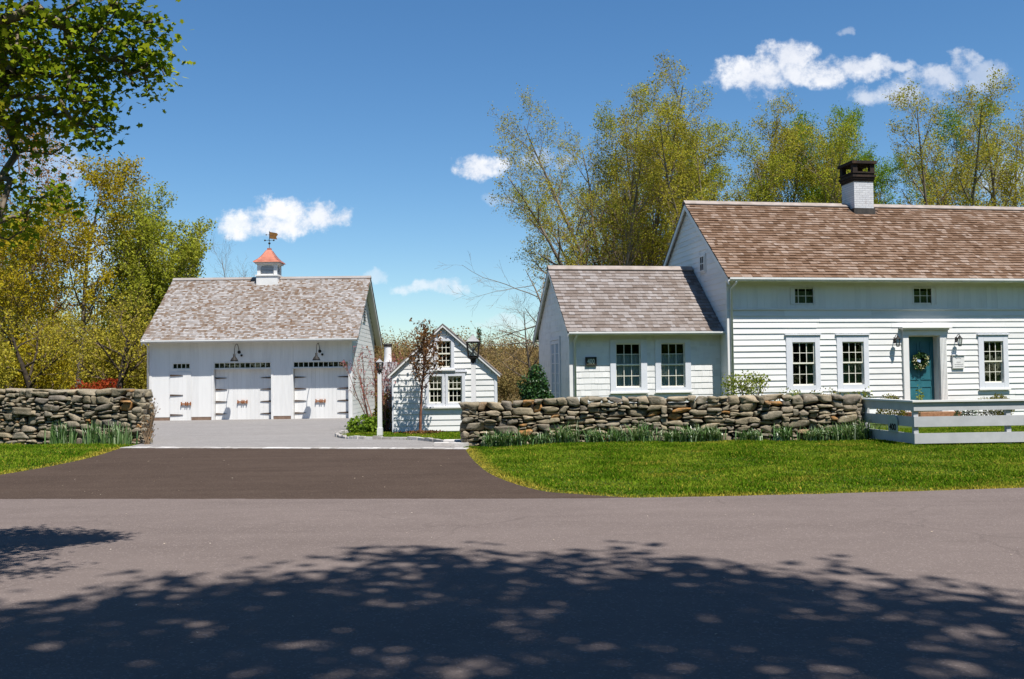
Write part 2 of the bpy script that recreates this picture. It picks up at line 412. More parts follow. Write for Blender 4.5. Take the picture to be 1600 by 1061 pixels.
# ------------------------------------------------------------------ mesh helpers
class MB:
    def __init__(s):
        s.v = []; s.f = []

    def quad(s, a, b, c, d):
        i = len(s.v); s.v += [tuple(a), tuple(b), tuple(c), tuple(d)]; s.f.append((i, i + 1, i + 2, i + 3)); return s

    def hexa(s, p):
        """eight corners: bottom ring 0-3, top ring 4-7 (same order)"""
        i = len(s.v); s.v += [tuple(q) for q in p]
        for f in ((0, 3, 2, 1), (4, 5, 6, 7), (0, 1, 5, 4), (1, 2, 6, 5), (2, 3, 7, 6), (3, 0, 4, 7)):
            s.f.append(tuple(i + k for k in f))
        return s

    def box(s, x0, x1, y0, y1, z0, z1):
        return s.hexa([(x0, y0, z0), (x1, y0, z0), (x1, y1, z0), (x0, y1, z0), (x0, y0, z1), (x1, y0, z1), (x1, y1, z1), (x0, y1, z1)])

    def cbox(s, x0, x1, y0, y1, z0, z1, c=0.01):
        """box whose front (low y) edges are chamfered"""
        return s.box(x0, x1, y0 + c, y1, z0, z1).hexa([(x0 + c, y0, z0 + c), (x1 - c, y0, z0 + c), (x1 - 0.0005, y0 + c, z0 + 0.0005), (x0 + 0.0005, y0 + c, z0 + 0.0005),
                                                     (x0 + c, y0, z1 - c), (x1 - c, y0, z1 - c), (x1 - 0.0005, y0 + c, z1 - 0.0005), (x0 + 0.0005, y0 + c, z1 - 0.0005)])

    def prism(s, poly, axis, a, b):
        """polygon (2-D) pushed along an axis from a to b: axis 'x' takes (y,z), 'y' takes (x,z), 'z' takes (x,y)"""
        def P(q, t):
            return {'x': (t, q[0], q[1]), 'y': (q[0], t, q[1]), 'z': (q[0], q[1], t)}[axis]
        n = len(poly); i = len(s.v)
        s.v += [P(q, a) for q in poly] + [P(q, b) for q in poly]
        s.f.append(tuple(range(i + n - 1, i - 1, -1))); s.f.append(tuple(range(i + n, i + 2 * n)))
        for k in range(n):
            k2 = (k + 1) % n
            s.f.append((i + k, i + k2, i + n + k2, i + n + k))
        return s

    def tube(s, pts, rad, n=6, cap=True):
        pts = [Vector(p) for p in pts]
        if not hasattr(rad, '__len__'):
            rad = [rad] * len(pts)
        i0 = len(s.v); prev = None
        for k, p in enumerate(pts):
            d = (pts[min(k + 1, len(pts) - 1)] - pts[max(k - 1, 0)])
            d = d.normalized() if d.length > 1e-9 else Vector((0, 0, 1))
            if prev is None:
                prev = d.orthogonal().normalized()
            a = (prev - d * prev.dot(d))
            a = a.normalized() if a.length > 1e-6 else d.orthogonal().normalized()
            prev = a; b = d.cross(a)
            for j in range(n):
                q = p + (a * cos(2 * pi * j / n) + b * sin(2 * pi * j / n)) * rad[k]
                s.v.append((q.x, q.y, q.z))
        for k in range(len(pts) - 1):
            for j in range(n):
                j2 = (j + 1) % n
                s.f.append((i0 + k * n + j, i0 + k * n + j2, i0 + (k + 1) * n + j2, i0 + (k + 1) * n + j))
        if cap:
            s.f.append(tuple(i0 + j for j in range(n - 1, -1, -1)))
            e = i0 + (len(pts) - 1) * n
            s.f.append(tuple(e + j for j in range(n)))
        return s

    def lathe(s, c, prof, n=12):
        i0 = len(s.v)
        for r, z in prof:
            for j in range(n):
                s.v.append((c[0] + r * cos(2 * pi * j / n), c[1] + r * sin(2 * pi * j / n), c[2] + z))
        for k in range(len(prof) - 1):
            for j in range(n):
                j2 = (j + 1) % n
                s.f.append((i0 + k * n + j, i0 + k * n + j2, i0 + (k + 1) * n + j2, i0 + (k + 1) * n + j))
        s.f.append(tuple(i0 + j for j in range(n - 1, -1, -1)))
        e = i0 + (len(prof) - 1) * n
        s.f.append(tuple(e + j for j in range(n)))
        return s

    def build(s, name, mat, parent=None, smooth=False):
        me = bpy.data.meshes.new(name)
        me.from_pydata(s.v, [], s.f)
        me.materials.append(mat)
        if smooth:
            me.polygons.foreach_set('use_smooth', [True] * len(me.polygons))
        me.update()
        return link(name, me, parent)


def link(name, me, parent=None):
    o = bpy.data.objects.new(name, me)
    COL.objects.link(o)
    if parent is not None:
        o.parent = parent
    return o


def fast_mesh(name, verts, faces_flat, n_per, mat, parent=None):
    """verts (N,3) array, faces as an (F,n_per) index array"""
    me = bpy.data.meshes.new(name)
    F = len(faces_flat)
    me.vertices.add(len(verts)); me.vertices.foreach_set('co', np.asarray(verts, dtype=np.float32).ravel())
    me.loops.add(F * n_per); me.loops.foreach_set('vertex_index', np.asarray(faces_flat, dtype=np.int32).ravel())
    me.polygons.add(F); me.polygons.foreach_set('loop_start', np.arange(F, dtype=np.int32) * n_per)
    me.update(calc_edges=True)
    me.materials.append(mat)
    return link(name, me, parent)


def tag(o, label=None, cat=None, group=None, kind=None):
    if label: o['label'] = label
    if cat: o['category'] = cat
    if group: o['group'] = group
    if kind: o['kind'] = kind
    return o


def thing(name, label, cat, loc=(0, 0, 0), rz=0, group=None):
    o = bpy.data.objects.new(name, None)
    o.empty_display_size = 0.2
    COL.objects.link(o)
    o.location = loc; o.rotation_euler = (0, 0, rz)
    return tag(o, label, cat, group)


def copy_tree(o, parent=None):
    c = o.copy(); COL.objects.link(c)
    if parent is not None: c.parent = parent
    for ch in list(o.children):
        copy_tree(ch, c)
    return c


def text_mesh(name, body, size, mat, parent, loc, rot, depth=0.004, bold=0.0, sx=1.0):
    cu = bpy.data.curves.new(name, 'FONT')
    cu.body = body; cu.size = size; cu.align_x = 'CENTER'; cu.align_y = 'CENTER'; cu.extrude = depth; cu.offset = bold
    tmp = bpy.data.objects.new(name, cu)
    COL.objects.link(tmp)
    bpy.context.view_layer.update()
    me = bpy.data.meshes.new_from_object(tmp.evaluated_get(bpy.context.evaluated_depsgraph_get()))
    bpy.data.objects.remove(tmp)
    me.materials.clear(); me.materials.append(mat); me.name = name
    o = link(name, me, parent)
    o.location = loc; o.rotation_euler = rot; o.scale = (sx, 1, 1)
    return o


# ------------------------------------------------------------------ leaves and branches
def leaves(name, C, size, mat, parent, rng, shape='diamond', flat=0.0, droop=0.0):
    C = np.asarray(C, float); N = len(C)
    nrm = rng.normal(size=(N, 3)); nrm[:, 2] = np.abs(nrm[:, 2]) + flat
    nrm /= np.linalg.norm(nrm, axis=1)[:, None]
    a = rng.normal(size=(N, 3)); a[:, 2] -= droop
    a -= nrm * (a * nrm).sum(1)[:, None]; a /= np.linalg.norm(a, axis=1)[:, None] + 1e-9
    b = np.cross(nrm, a)
    sz = size * rng.uniform(.6, 1.35, N)
    if shape == 'diamond':
        prof = [(-.5, 0), (0.02, .30), (.5, 0), (0.02, -.30)]
    elif shape == 'maple':
        prof = [(-.5, 0), (-.36, .34), (-.08, .24), (.10, .52), (.22, .2), (.55, 0), (.22, -.2), (.10, -.52), (-.08, -.24), (-.36, -.34)]
    else:
        prof = [(-.5, -.08), (-.5, .08), (.1, .16), (.5, 0), (.1, -.16)]
    k = len(prof)
    V = np.zeros((N, k, 3))
    bend = rng.uniform(-.12, .2, N)
    for i, (p, q) in enumerate(prof):
        V[:, i] = C + a * (p * sz)[:, None] + b * (q * sz)[:, None] - nrm * (bend * sz * (abs(q) * 1.2 + p * p))[:, None]
    idx = np.arange(N * k).reshape(N, k)
    return fast_mesh(name, V.reshape(-1, 3), idx, k, mat, parent)


def grow(rng, spec, base=(0, 0, 0)):
    """branches as (points, radii, level).  spec: list of dict per level"""
    out = []
    def branch(p, d, L, r, lev):
        s = spec[lev]
        n = s['seg']
        pts = [p]; dd = d
        for i in range(n):
            dd = dd + rng.normal(0, s['wob'], 3) + np.array((0, 0, s.get('up', 0)))
            dd = dd / np.linalg.norm(dd)
            p = p + dd * L / n; pts.append(p)
        rad = [max(r * (1 - (1 - s.get('tip', .25)) * i / n), .004) for i in range(n + 1)]
        out.append((np.array(pts), rad, lev))
        if lev + 1 >= len(spec):
            return
        c = spec[lev + 1]
        m = c['n']; m = int(m * rng.uniform(.8, 1.2) + .5)
        ph = rng.uniform(0, 6.28)
        for k in range(m):
            t = c['t0'] + (c.get('t1', 1.0) - c['t0']) * (k + rng.uniform(.1, .9)) / m
            x = t * n; i = min(int(x), n - 1); f = x - i
            q = pts[i] * (1 - f) + pts[i + 1] * f
            ax = pts[i + 1] - pts[i]; ax = ax / np.linalg.norm(ax)
            rr = rad[i] * (1 - f) + rad[i + 1] * f
            o1 = np.cross(ax, (0.3, 0.2, 1.0) if abs(ax[2]) < .9 else (1, 0, 0)); o1 /= np.linalg.norm(o1); o2 = np.cross(ax, o1)
            ph += 2.4 + rng.normal(0, .4)
            an = radians(c['ang']) * rng.uniform(.75, 1.25)
            nd = ax * cos(an) + (o1 * cos(ph) + o2 * sin(ph)) * sin(an)
            ln = c['len'] * rng.uniform(.7, 1.25) * (1 - c.get('short', .4) * t)
            branch(q, nd, ln, min(rr * c.get('rr', .6), c.get('rmax', 9)), lev + 1)
    s0 = spec[0]
    for k in range(s0.get('n', 1)):
        d = np.array(s0.get('dir', (0, 0, 1)), float)
        if s0.get('n', 1) > 1:
            az = 2 * pi * (k + rng.uniform(0, .7)) / s0['n']; tl = radians(s0['ang']) * rng.uniform(.4, 1.2)
            d = np.array((sin(tl) * cos(az), sin(tl) * sin(az), cos(tl)))
        branch(np.array(base, float) + (rng.normal(0, s0.get('foot', 0), 3) * (1, 1, 0)), d / np.linalg.norm(d), s0['len'] * rng.uniform(.85, 1.1), s0['r'], 0)
    return out


def wood_mesh(name, br, levels, mat, parent, sides=(8, 6, 4, 3, 3)):
    mb = MB()
    for pts, rad, lev in br:
        if lev in levels:
            mb.tube(pts, rad, sides[min(lev, 4)], cap=False)
    return mb.build(name, mat, parent, smooth=True)


def tip_points(rng, br, levels, per, spread, k=1):
    C = []
    for pts, rad, lev in br:
        if lev in levels:
            n = rng.poisson(per / k)
            if n:
                x = rng.uniform(.15 if k == 1 else .45, 1.0, n) * (len(pts) - 1)
                i = np.minimum(x.astype(int), len(pts) - 2); f = (x - i)[:, None]
                q = pts[i] * (1 - f) + pts[i + 1] * f
                C.append(np.repeat(q, k, 0) + rng.normal(0, spread, (n * k, 3)))
    return np.concatenate(C)


def make_tree(name, label, cat, loc, seed, spec, leaf_mat, per, size, spread=.12, wood_levels=(0, 1), twig_levels=(2, 3, 4), bark='bark', twig='twig', leaf_levels=None, shape='diamond', group=None, rz=0.0, k=1):
    rng = np.random.default_rng(seed)
    t = thing(name, label, cat, loc, rz, group)
    br = grow(rng, spec)
    mx = max(b[2] for b in br)
    wood_mesh('trunk', br, wood_levels, MAT[bark], t)
    tl = [l for l in twig_levels if l <= mx]
    if leaf_mat is None:
        wood_mesh('crown', br, tl, MAT[twig], t)
    else:
        if tl:
            wood_mesh('limbs', br, tl, MAT[twig], t)
        C = tip_points(rng, br, leaf_levels or (mx - 1, mx), per, spread, k)
        leaves('crown', C, size, MAT[leaf_mat], t, rng, shape)
    return t


# ================================================================== terrain, road, drive
def sst(x, a, b):
    t = np.clip((np.asarray(x, float) - a) / (b - a), 0, 1)
    return t * t * (3 - 2 * t)


def H(x, y):
    x = np.asarray(x, float); y = np.asarray(y, float)
    h = 0.09 * sst(x, -0.6, 1.6) * sst(y, 15.5, 23.5)                         # lawn rising to the wall
    h = h + 0.04 * sst(x, -0.2, 2.2) * sst(y, 24.4, 29.3) * (1 - sst(y, 60, 90))   # house plot
    h = h + 0.06 * sst(-x, 9.6, 12) * sst(y, 17, 24) * (1 - sst(y, 25.4, 26.9))
    h = h - 0.05 * sst(y, 34, 42)
    h = h - 1.0 * sst(y, 55, 95) + 0.04 * np.maximum(y - 110, 0) * sst(y, 110, 170)
    h = h + 0.8 * sst(-y, 6, 40)
    return h


def terrain():
    xs = np.concatenate([np.linspace(-500, -40, 24)[:-1], np.linspace(-40, -16, 17)[:-1], np.linspace(-16, 16, 97)[:-1], np.linspace(16, 40, 17)[:-1], np.linspace(40, 500, 24)])
    ys = np.concatenate([np.linspace(-200, -8, 12)[:-1], np.linspace(-8, 45, 120)[:-1], np.linspace(45, 120, 26)[:-1], np.linspace(120, 700, 30)])
    XX, YY = np.meshgrid(xs, ys)
    V = np.stack([XX, YY, H(XX, YY) - 0.012], -1).reshape(-1, 3)
    nx, ny = len(xs), len(ys)
    i = np.arange(nx * ny).reshape(ny, nx)
    F = np.stack([i[:-1, :-1], i[:-1, 1:], i[1:, 1:], i[1:, :-1]], -1).reshape(-1, 4)
    o = fast_mesh('ground', V, F, 4, MAT['ground'])
    o.data.polygons.foreach_set('use_smooth', [True] * len(F))
    tag(o, kind='structure')
terrain()


def spline(pts, n=8):
    """Catmull-Rom through 2-D points"""
    P = [np.array(p, float) for p in pts]
    P = [2 * P[0] - P[1]] + P + [2 * P[-1] - P[-2]]
    out = []
    for k in range(1, len(P) - 2):
        for j in range(n):
            t = j / n
            out.append(.5 * (2 * P[k] + (P[k + 1] - P[k - 1]) * t + (2 * P[k - 1] - 5 * P[k] + 4 * P[k + 1] - P[k + 2]) * t * t + (3 * P[k] - P[k - 1] - 3 * P[k + 1] + P[k + 2]) * t ** 3))
    out.append(P[-2])
    return [tuple(p) for p in out]


def sheet(name, poly, z, mat):
    mb = MB()
    n = len(poly); mb.v = [(x, y, z) for x, y in poly]; mb.f = [tuple(range(n))]
    me_o = mb.build(name, mat)
    if me_o.data.polygons[0].normal.z < 0:
        me_o.data.flip_normals()
    return tag(me_o, kind='structure')


road_far = spline([(-120, 17), (-40, 15.6), (-14, 14.8), (-7.4, 14.34), (-2, 13.8), (1.1, 13.55), (4, 13.72), (7.2, 14.15), (12, 15.0), (40, 21), (120, 36)], 10)
road_near = spline([(120, 27), (40, 12), (12, 5.6), (4, 4.5), (-7, 4.9), (-40, 6.6), (-120, 8)], 8)
rj = random.Random(41)
edge = []
for p, q in zip(road_far[:-1], road_far[1:]):            # the old asphalt edge is slightly ragged
    m_ = max(1, int((q[0] - p[0]) / .12)) if -20 < p[0] < 16 else 1
    edge += [(p[0] + (q[0] - p[0]) * i_ / m_, p[1] + (q[1] - p[1]) * i_ / m_ + rj.gauss(0, .012)) for i_ in range(m_)]
edge.append(road_far[-1])
sheet('road', edge + road_near, 0.004, MAT['road'])
apron_r = spline([(1.75, 13.5), (0.95, 14.05), (0.33, 14.7), (-.36, 17.0), (-.82, 20.2), (-1.12, 23.25)], 8)
apron_l = spline([(-9.87, 25.15), (-9.3, 21.6), (-9.35, 18.2), (-10.3, 16.2), (-12.6, 14.5)], 8)
sheet('driveway_apron', apron_r + apron_l + [(-7.4, 14.3), (-2, 13.76)], 0.0, MAT['apron'])
bed_edge = spline([(-5.15, 32.5), (-5.3, 30.0), (-4.95, 28.4), (-4.3, 27.6), (-2.9, 27.1), (-2.1, 26.0), (-1.36, 24.45)], 6)
sheet('gravel_court', [(-9.87, 25.35), (-1.12, 23.45), (-1.3, 24.3)] + bed_edge[::-1] + [(-5.6, 36), (-6.2, 44), (-17.2, 44), (-17.2, 29), (-10.05, 27.6)], 0.002, MAT['gravel'])


def stone_strip(name, a, b, wdt, z, seed, h=0.012, gap=0.012, lmin=.12, lmax=.3):
    """a row of flat setts from a to b"""
    rng = random.Random(seed)
    mb = MB()
    pts = a if b is None else [a, b]
    for p, q in zip(pts[:-1], pts[1:]):
        d = Vector((q[0] - p[0], q[1] - p[1])); L = d.length; d.normalize(); nn = Vector((-d.y, d.x))
        s = 0
        while s < L - .02:
            l = min(rng.uniform(lmin, lmax), L - s)
            w0 = wdt * rng.uniform(.75, 1.1)
            c = [Vector(p) + d * (s + gap) + nn * rng.uniform(-.02, .02), Vector(p) + d * (s + l) + nn * rng.uniform(-.02, .02)]
            hh = h * rng.uniform(.6, 1.3)
            mb.hexa([(c[0].x, c[0].y, z - .03), (c[1].x, c[1].y, z - .03), (c[1].x + nn.x * w0, c[1].y + nn.y * w0, z - .03), (c[0].x + nn.x * w0, c[0].y + nn.y * w0, z - .03),
                     (c[0].x, c[0].y, z + hh), (c[1].x, c[1].y, z + hh), (c[1].x + nn.x * w0, c[1].y + nn.y * w0, z + hh), (c[0].x + nn.x * w0, c[0].y + nn.y * w0, z + hh)])
            s += l
    return tag(mb.build(name, MAT['kerb']), kind='structure')
stone_strip('kerb_strip', (-9.9, 25.12), (-1.1, 23.2), .3, 0.004, 3)
stone_strip('bed_edging', bed_edge, None, .12, 0.004, 5, h=.07, gap=.006, lmin=.2, lmax=.5)
mb = MB()
for k, (x0, y0, sx, sy) in enumerate([(-1.95, 24.5, .5, .35), (-1.5, 24.1, .42, .4), (-1.75, 25.0, .5, .4)]):
    mb.box(x0, x0 + sx, y0, y0 + sy, -.02, .07 + .015 * k)
tag(mb.build('flat_stones', MAT['kerb']), 'flat grey stones lying at the end of the right stone wall by the gravel', 'stones')

# ------------------------------------------------------------------ grass
def inside(px, py, poly):
    poly = np.asarray(poly); c = np.zeros(len(px), bool)
    j = len(poly) - 1
    for i in range(len(poly)):
        xi, yi = poly[i]; xj, yj = poly[j]
        with np.errstate(divide='ignore', invalid='ignore'):
            k = ((yi > py) != (yj > py)) & (px < (xj - xi) * (py - yi) / (yj - yi) + xi)
        c ^= k; j = i
    return c


def edge_dist(px, py, line):
    d = np.full(len(px), 9.0)
    for (x0, y0), (x1, y1) in zip(line[:-1], line[1:]):
        L2 = (x1 - x0) ** 2 + (y1 - y0) ** 2
        t = np.clip(((px - x0) * (x1 - x0) + (py - y0) * (y1 - y0)) / L2, 0, 1)
        d = np.minimum(d, np.hypot(px - x0 - t * (x1 - x0), py - y0 - t * (y1 - y0)))
    return d


def grass(name, poly, n, h0, h1, dry_line, seed, wd=.012):
    rng = np.random.default_rng(seed)
    P = np.asarray(poly)
    x = rng.uniform(P[:, 0].min(), P[:, 0].max(), n); y = rng.uniform(P[:, 1].min(), P[:, 1].max(), n)
    k = inside(x, y, poly); x = x[k]; y = y[k]; N = len(x)
    ed = edge_dist(x, y, dry_line) if dry_line else np.full(N, 9.0)
    dry = np.clip(1.3 - ed / .28, 0, 1) * rng.uniform(.4, 1, N) + (rng.random(N) < .07) * .7 + np.clip(np.sin(x * 1.3 + 2 * np.sin(y * .9)) * np.sin(y * 1.7 + 1.5 * np.sin(x * .7)) - .72, 0, 1) * 1.8 * rng.uniform(0, 1, N)
    clump = .75 + .5 * np.sin(x * 2.3 + np.sin(y * 1.7) * 2) * np.sin(y * 2.9 + x * .6)
    h = rng.uniform(h0, h1, N) * np.clip(clump, .5, 1.2) * np.clip(.35 + ed / .35, .4, 1)
    az = rng.uniform(0, 6.28, N); lean = rng.normal(0, .5, (N, 2)) * h[:, None]
    z = H(x, y) - .014
    wv = wd * rng.uniform(.7, 1.4, N)
    V = np.zeros((N, 3, 3))
    V[:, 0] = np.stack([x - np.cos(az) * wv, y - np.sin(az) * wv, z], 1)
    V[:, 1] = np.stack([x + np.cos(az) * wv, y + np.sin(az) * wv, z], 1)
    V[:, 2] = np.stack([x + lean[:, 0], y + lean[:, 1], z + h], 1)
    o = fast_mesh(name, V.reshape(-1, 3), np.arange(3 * N).reshape(N, 3), 3, MAT['grass'])
    at = o.data.attributes.new('dry', 'FLOAT', 'POINT')
    at.data.foreach_set('value', np.repeat(np.clip(dry, 0, 1), 3).astype(np.float32))
    return tag(o, 'short green lawn grass, dry and yellow along the asphalt', 'grass', kind='stuff')


rf = [p for p in road_far if 0.8 < p[0] < 16]
lawn_r = apron_r[::-1] + rf + [(16, 15.9), (16, 24), (8.2, 23.7), (-1.15, 24.1)]
grass('lawn_grass', lawn_r, 300000, .025, .06, apron_r[::-1] + rf, 1, .011)
rl = [p for p in road_far if -24 < p[0] < -12.4]
lawn_l = apron_l[:] + rl[::-1] + [(-24, 28), (-17, 27.9), (-9.95, 26.3)]
grass('lawn_grass', lawn_l, 170000, .03, .075, apron_l + rl[::-1], 2, .013)
grass('yard_grass', [(8.4, 21.7), (16, 21.7), (16, 28.2), (7.5, 27.2), (8.2, 24.2)], 90000, .03, .07, None, 4, .012)
grass('bed_grass', bed_edge + [(-.4, 24.8), (-.4, 30.9), (-3.8, 30.9)], 40000, .02, .05, None, 6, .012)


# ================================================================== dry-stone walls
def rock(rng, cx, cz, w_, h_, dep, y0):
    """one rounded irregular stone: a cube net pushed out to a superellipsoid"""
    N = 6
    V = []; idx = {}
    F = []
    def vid(p):
        key = tuple(np.round(p, 5))
        if key not in idx:
            idx[key] = len(V); V.append(p)
        return idx[key]
    g = np.linspace(-1, 1, N)
    for ax in range(3):
        for sgn in (-1, 1):
            for i in range(N - 1):
                for j in range(N - 1):
                    q = []
                    for a, b in ((g[i], g[j]), (g[i + 1], g[j]), (g[i + 1], g[j + 1]), (g[i], g[j + 1])):
                        p = np.zeros(3); p[ax] = sgn; p[(ax + 1) % 3] = a; p[(ax + 2) % 3] = b
                        q.append(vid(p))
                    F.append(q if sgn > 0 else q[::-1])
    V = np.array(V)
    e = rng.uniform(8.0, 30.0)
    r = (np.abs(V) ** e).sum(1) ** (1 / e)
    V = V / r[:, None]
    for q in range(6):                                # chip flat facets off
        n_ = rng.normal(size=3) * np.array([1, .7, 1]); n_ /= np.linalg.norm(n_)
        over = np.maximum(V @ n_ - rng.uniform(.80, 1.15), 0)
        V = V - over[:, None] * n_
    k = rng.normal(0, 1, (3, 3)) * 1.8; ph = rng.uniform(0, 6.28, 3)
    nz = sum(np.sin(V @ k[i] + ph[i]) for i in range(3)) * .025
    V = V * (1 + nz)[:, None] + rng.normal(0, .022, V.shape)
    V[:, 0] += V[:, 2] * rng.uniform(-.38, .38); V[:, 2] += V[:, 0] * rng.uniform(-.12, .12)
    V = V * np.array([w_ * .52, dep * .5, h_ * .52])
    a = rng.normal(0, .05); c, s = cos(a), sin(a)
    V = np.stack([V[:, 0] * c - V[:, 2] * s, V[:, 1], V[:, 0] * s + V[:, 2] * c], 1)
    return V + np.array([cx, y0, cz]), np.array(F)


def stone_wall(label, A, B, thick, h0, h1, seed, hmax=.22, end_stones=True):
    rng = np.random.default_rng(seed)
    A = np.array(A, float); B = np.array(B, float)
    L = float(np.hypot(*(B - A))); ang = atan2(B[1] - A[1], B[0] - A[0])
    t = thing('stone_wall', label, 'stone wall', (A[0], A[1], 0), ang)
    res = .02; n = int(L / res); sky_ = np.zeros(n)
    top = lambda s: h0 + (h1 - h0) * s / L
    gz = lambda s: float(H(A[0] + (B[0] - A[0]) * s / L, A[1] + (B[1] - A[1]) * s / L)) - .03
    Vs = []; Fs = []; off = 0
    def add(V, F):
        nonlocal off
        Vs.append(V); Fs.append(F + off); off += len(V)
    guard = 0
    while guard < 5000:
        guard += 1
        rem = np.array([top(i * res) for i in range(n)]) - gz(0) - sky_
        i = int(np.argmin(sky_ + (rem < .05) * 99))
        if sky_[i] + 99 * (rem[i] < .05) > 50: break
        lo = sky_[i]; a = i
        while a > 0 and sky_[a - 1] <= lo + .025: a -= 1
        b = i
        while b < n - 1 and sky_[b + 1] <= lo + .025: b += 1
        seg = (b - a + 1) * res
        room = top(i * res) - gz(0) - lo
        big = rng.random()
        wmax = rng.uniform(.28, .56) if big < .26 else rng.uniform(.11, .32)
        hh = min(rng.uniform(.11, hmax) if big < .26 else rng.uniform(.05, .13), wmax * rng.uniform(.34, .72))
        if room - hh < .07: hh = room * rng.uniform(.92, 1.08)
        if room < .26 and rng.random() < .8: hh = room * rng.uniform(.97, 1.03); wmax = max(wmax, rng.uniform(.25, .55))
        wd = wmax if seg > wmax + .12 else seg
        wd = min(wd, .75)
        if wd < .05:
            sky_[a:b + 1] = min(sky_[a - 1] if a > 0 else 9, sky_[b + 1] if b < n - 1 else 9); continue
        side = a if rng.random() < .5 else b - int(wd / res) + 1
        side = max(a, side); e = min(side + max(1, int(round(wd / res))), b + 1)
        base = sky_[side:e].max()
        cx = (side + e) / 2 * res; cz = base + hh / 2
        capst = base + hh > top(cx) - gz(0) - .06
        dep = thick * rng.uniform(.92, 1.05) if capst else rng.uniform(.28, .42)
        yo = thick / 2 if capst else dep / 2 + rng.normal(0, .028)
        V, F = rock(rng, cx, cz, (e - side) * res - .006, hh - .005, dep, yo)
        V[:, 2] += gz(cx)
        add(V, F)
        sky_[side:e] = base + hh
    if end_stones:                                    # the two ends, seen end-on
        for s_end in (0.0, L):
            z = 0
            while z < top(s_end) - .1:
                hh = rng.uniform(.1, .22); y = 0.04
                while y < thick - .08:
                    d = rng.uniform(.18, .34)
                    V, F = rock(rng, 0, z + hh / 2, .26, hh, min(d, thick - y), 0)
                    V[:, 0] += s_end + (.10 if s_end == 0 else -.10) + rng.normal(0, .025); V[:, 1] += y + d / 2; V[:, 2] += gz(s_end)
                    add(V, F); y += d
                z += hh
    o = fast_mesh('stones', np.concatenate(Vs), np.concatenate(Fs), 4, MAT['stone'], t)
    mb = MB()
    m = 12
    for k in range(m):
        s0, s1 = .1 + (L - .2) * k / m, .1 + (L - .2) * (k + 1) / m
        mb.box(s0, s1 - .001, .13, thick - .12, gz(s0) - .05, min(top(s0), top(s1)) - .065)
    mb.build('core', MAT['crevice'], t)
    return t


WALL_R = ((-1.24, 24.25), (8.25, 23.55))
WALL_L = ((-19.5, 28.3), (-9.98, 26.75))
stone_wall('long low dry stone wall with daffodils in front of the white house', *WALL_R, .6, 1.06, 1.06, 11)
stone_wall('dry stone wall on the left edge, beside the garage drive', *WALL_L, .6, 1.56, 1.45, 12, hmax=.27)


# ================================================================== buildings: shared pieces
def minus(segs, a, b):
    out = []
    for s, e in segs:
        if b <= s or a >= e: out.append((s, e)); continue
        if a > s: out.append((s, a))
        if b < e: out.append((b, e))
    return out


def clapboards(mb, u0, u1, z0, z1, ex, holes, seed, span=None, v0=0.0, joints=True, butt=.022, flip=None):
    """tapered boards on the plane v=v0; span(z) may clip a gable; flip maps (u,v,z) to other axes"""
    rng = random.Random(seed)
    T = flip or (lambda u, v, z: (u, v, z))
    n = max(1, round((z1 - z0) / ex)); ex = (z1 - z0) / n
    for k in range(n):
        a = z0 + k * ex; b = a + ex * 1.02
        lo, hi = (u0, u1) if span is None else span(a + ex * .5)
        if hi - lo < .06: continue
        cuts = [(lo, hi)]
        for h in holes:
            if h[2] < b - .01 and h[3] > a + .01: cuts = minus(cuts, h[0], h[1])
        segs = []
        for s, e in cuts:
            while joints and e - s > 4.2:
                m = s + rng.uniform(1.6, 3.6); segs.append((s, m - .001)); s = m + .001
            segs.append((s, e))
        for s, e in segs:
            d = butt * rng.uniform(.8, 1.15); w1 = rng.uniform(-.0025, .0025); w2 = rng.uniform(-.0025, .0025)
            mb.hexa([T(s, v0 - d, a + w1), T(e, v0 - d, a + w2), T(e, v0, a + w2), T(s, v0, a + w1), T(s, v0 - .005, b), T(e, v0 - .005, b), T(e, v0, b), T(s, v0, b)])


def wall_shingles(mb, u0, u1, z0, z1, ex, holes, seed, span=None, v0=0.0, flip=None, butt=.016):
    rng = random.Random(seed)
    T = flip or (lambda u, v, z: (u, v, z))
    n = max(1, round((z1 - z0) / ex)); ex = (z1 - z0) / n
    for k in range(n):
        a = z0 + k * ex; b = a + ex * 1.02
        lo, hi = (u0, u1) if span is None else span(a + ex * .5)
        if hi - lo < .06: continue
        cuts = [(lo, hi)]
        for h in holes:
            if h[2] < b - .01 and h[3] > a + .01: cuts = minus(cuts, h[0], h[1])
        for s, e in cuts:
            x = s
            while x < e - .005:
                w_ = rng.uniform(.09, .24); x2 = min(x + w_, e)
                if e - x2 < .05: x2 = e
                d = butt * rng.uniform(.8, 1.2); j = rng.uniform(-.003, .003)
                mb.hexa([T(x + .0012, v0 - d, a + j), T(x2 - .0012, v0 - d, a + j), T(x2 - .0012, v0, a + j), T(x + .0012, v0, a + j), T(x + .0012, v0 - .004, b), T(x2 - .0012, v0 - .004, b), T(x2 - .0012, v0, b), T(x + .0012, v0, b)])
                x = x2


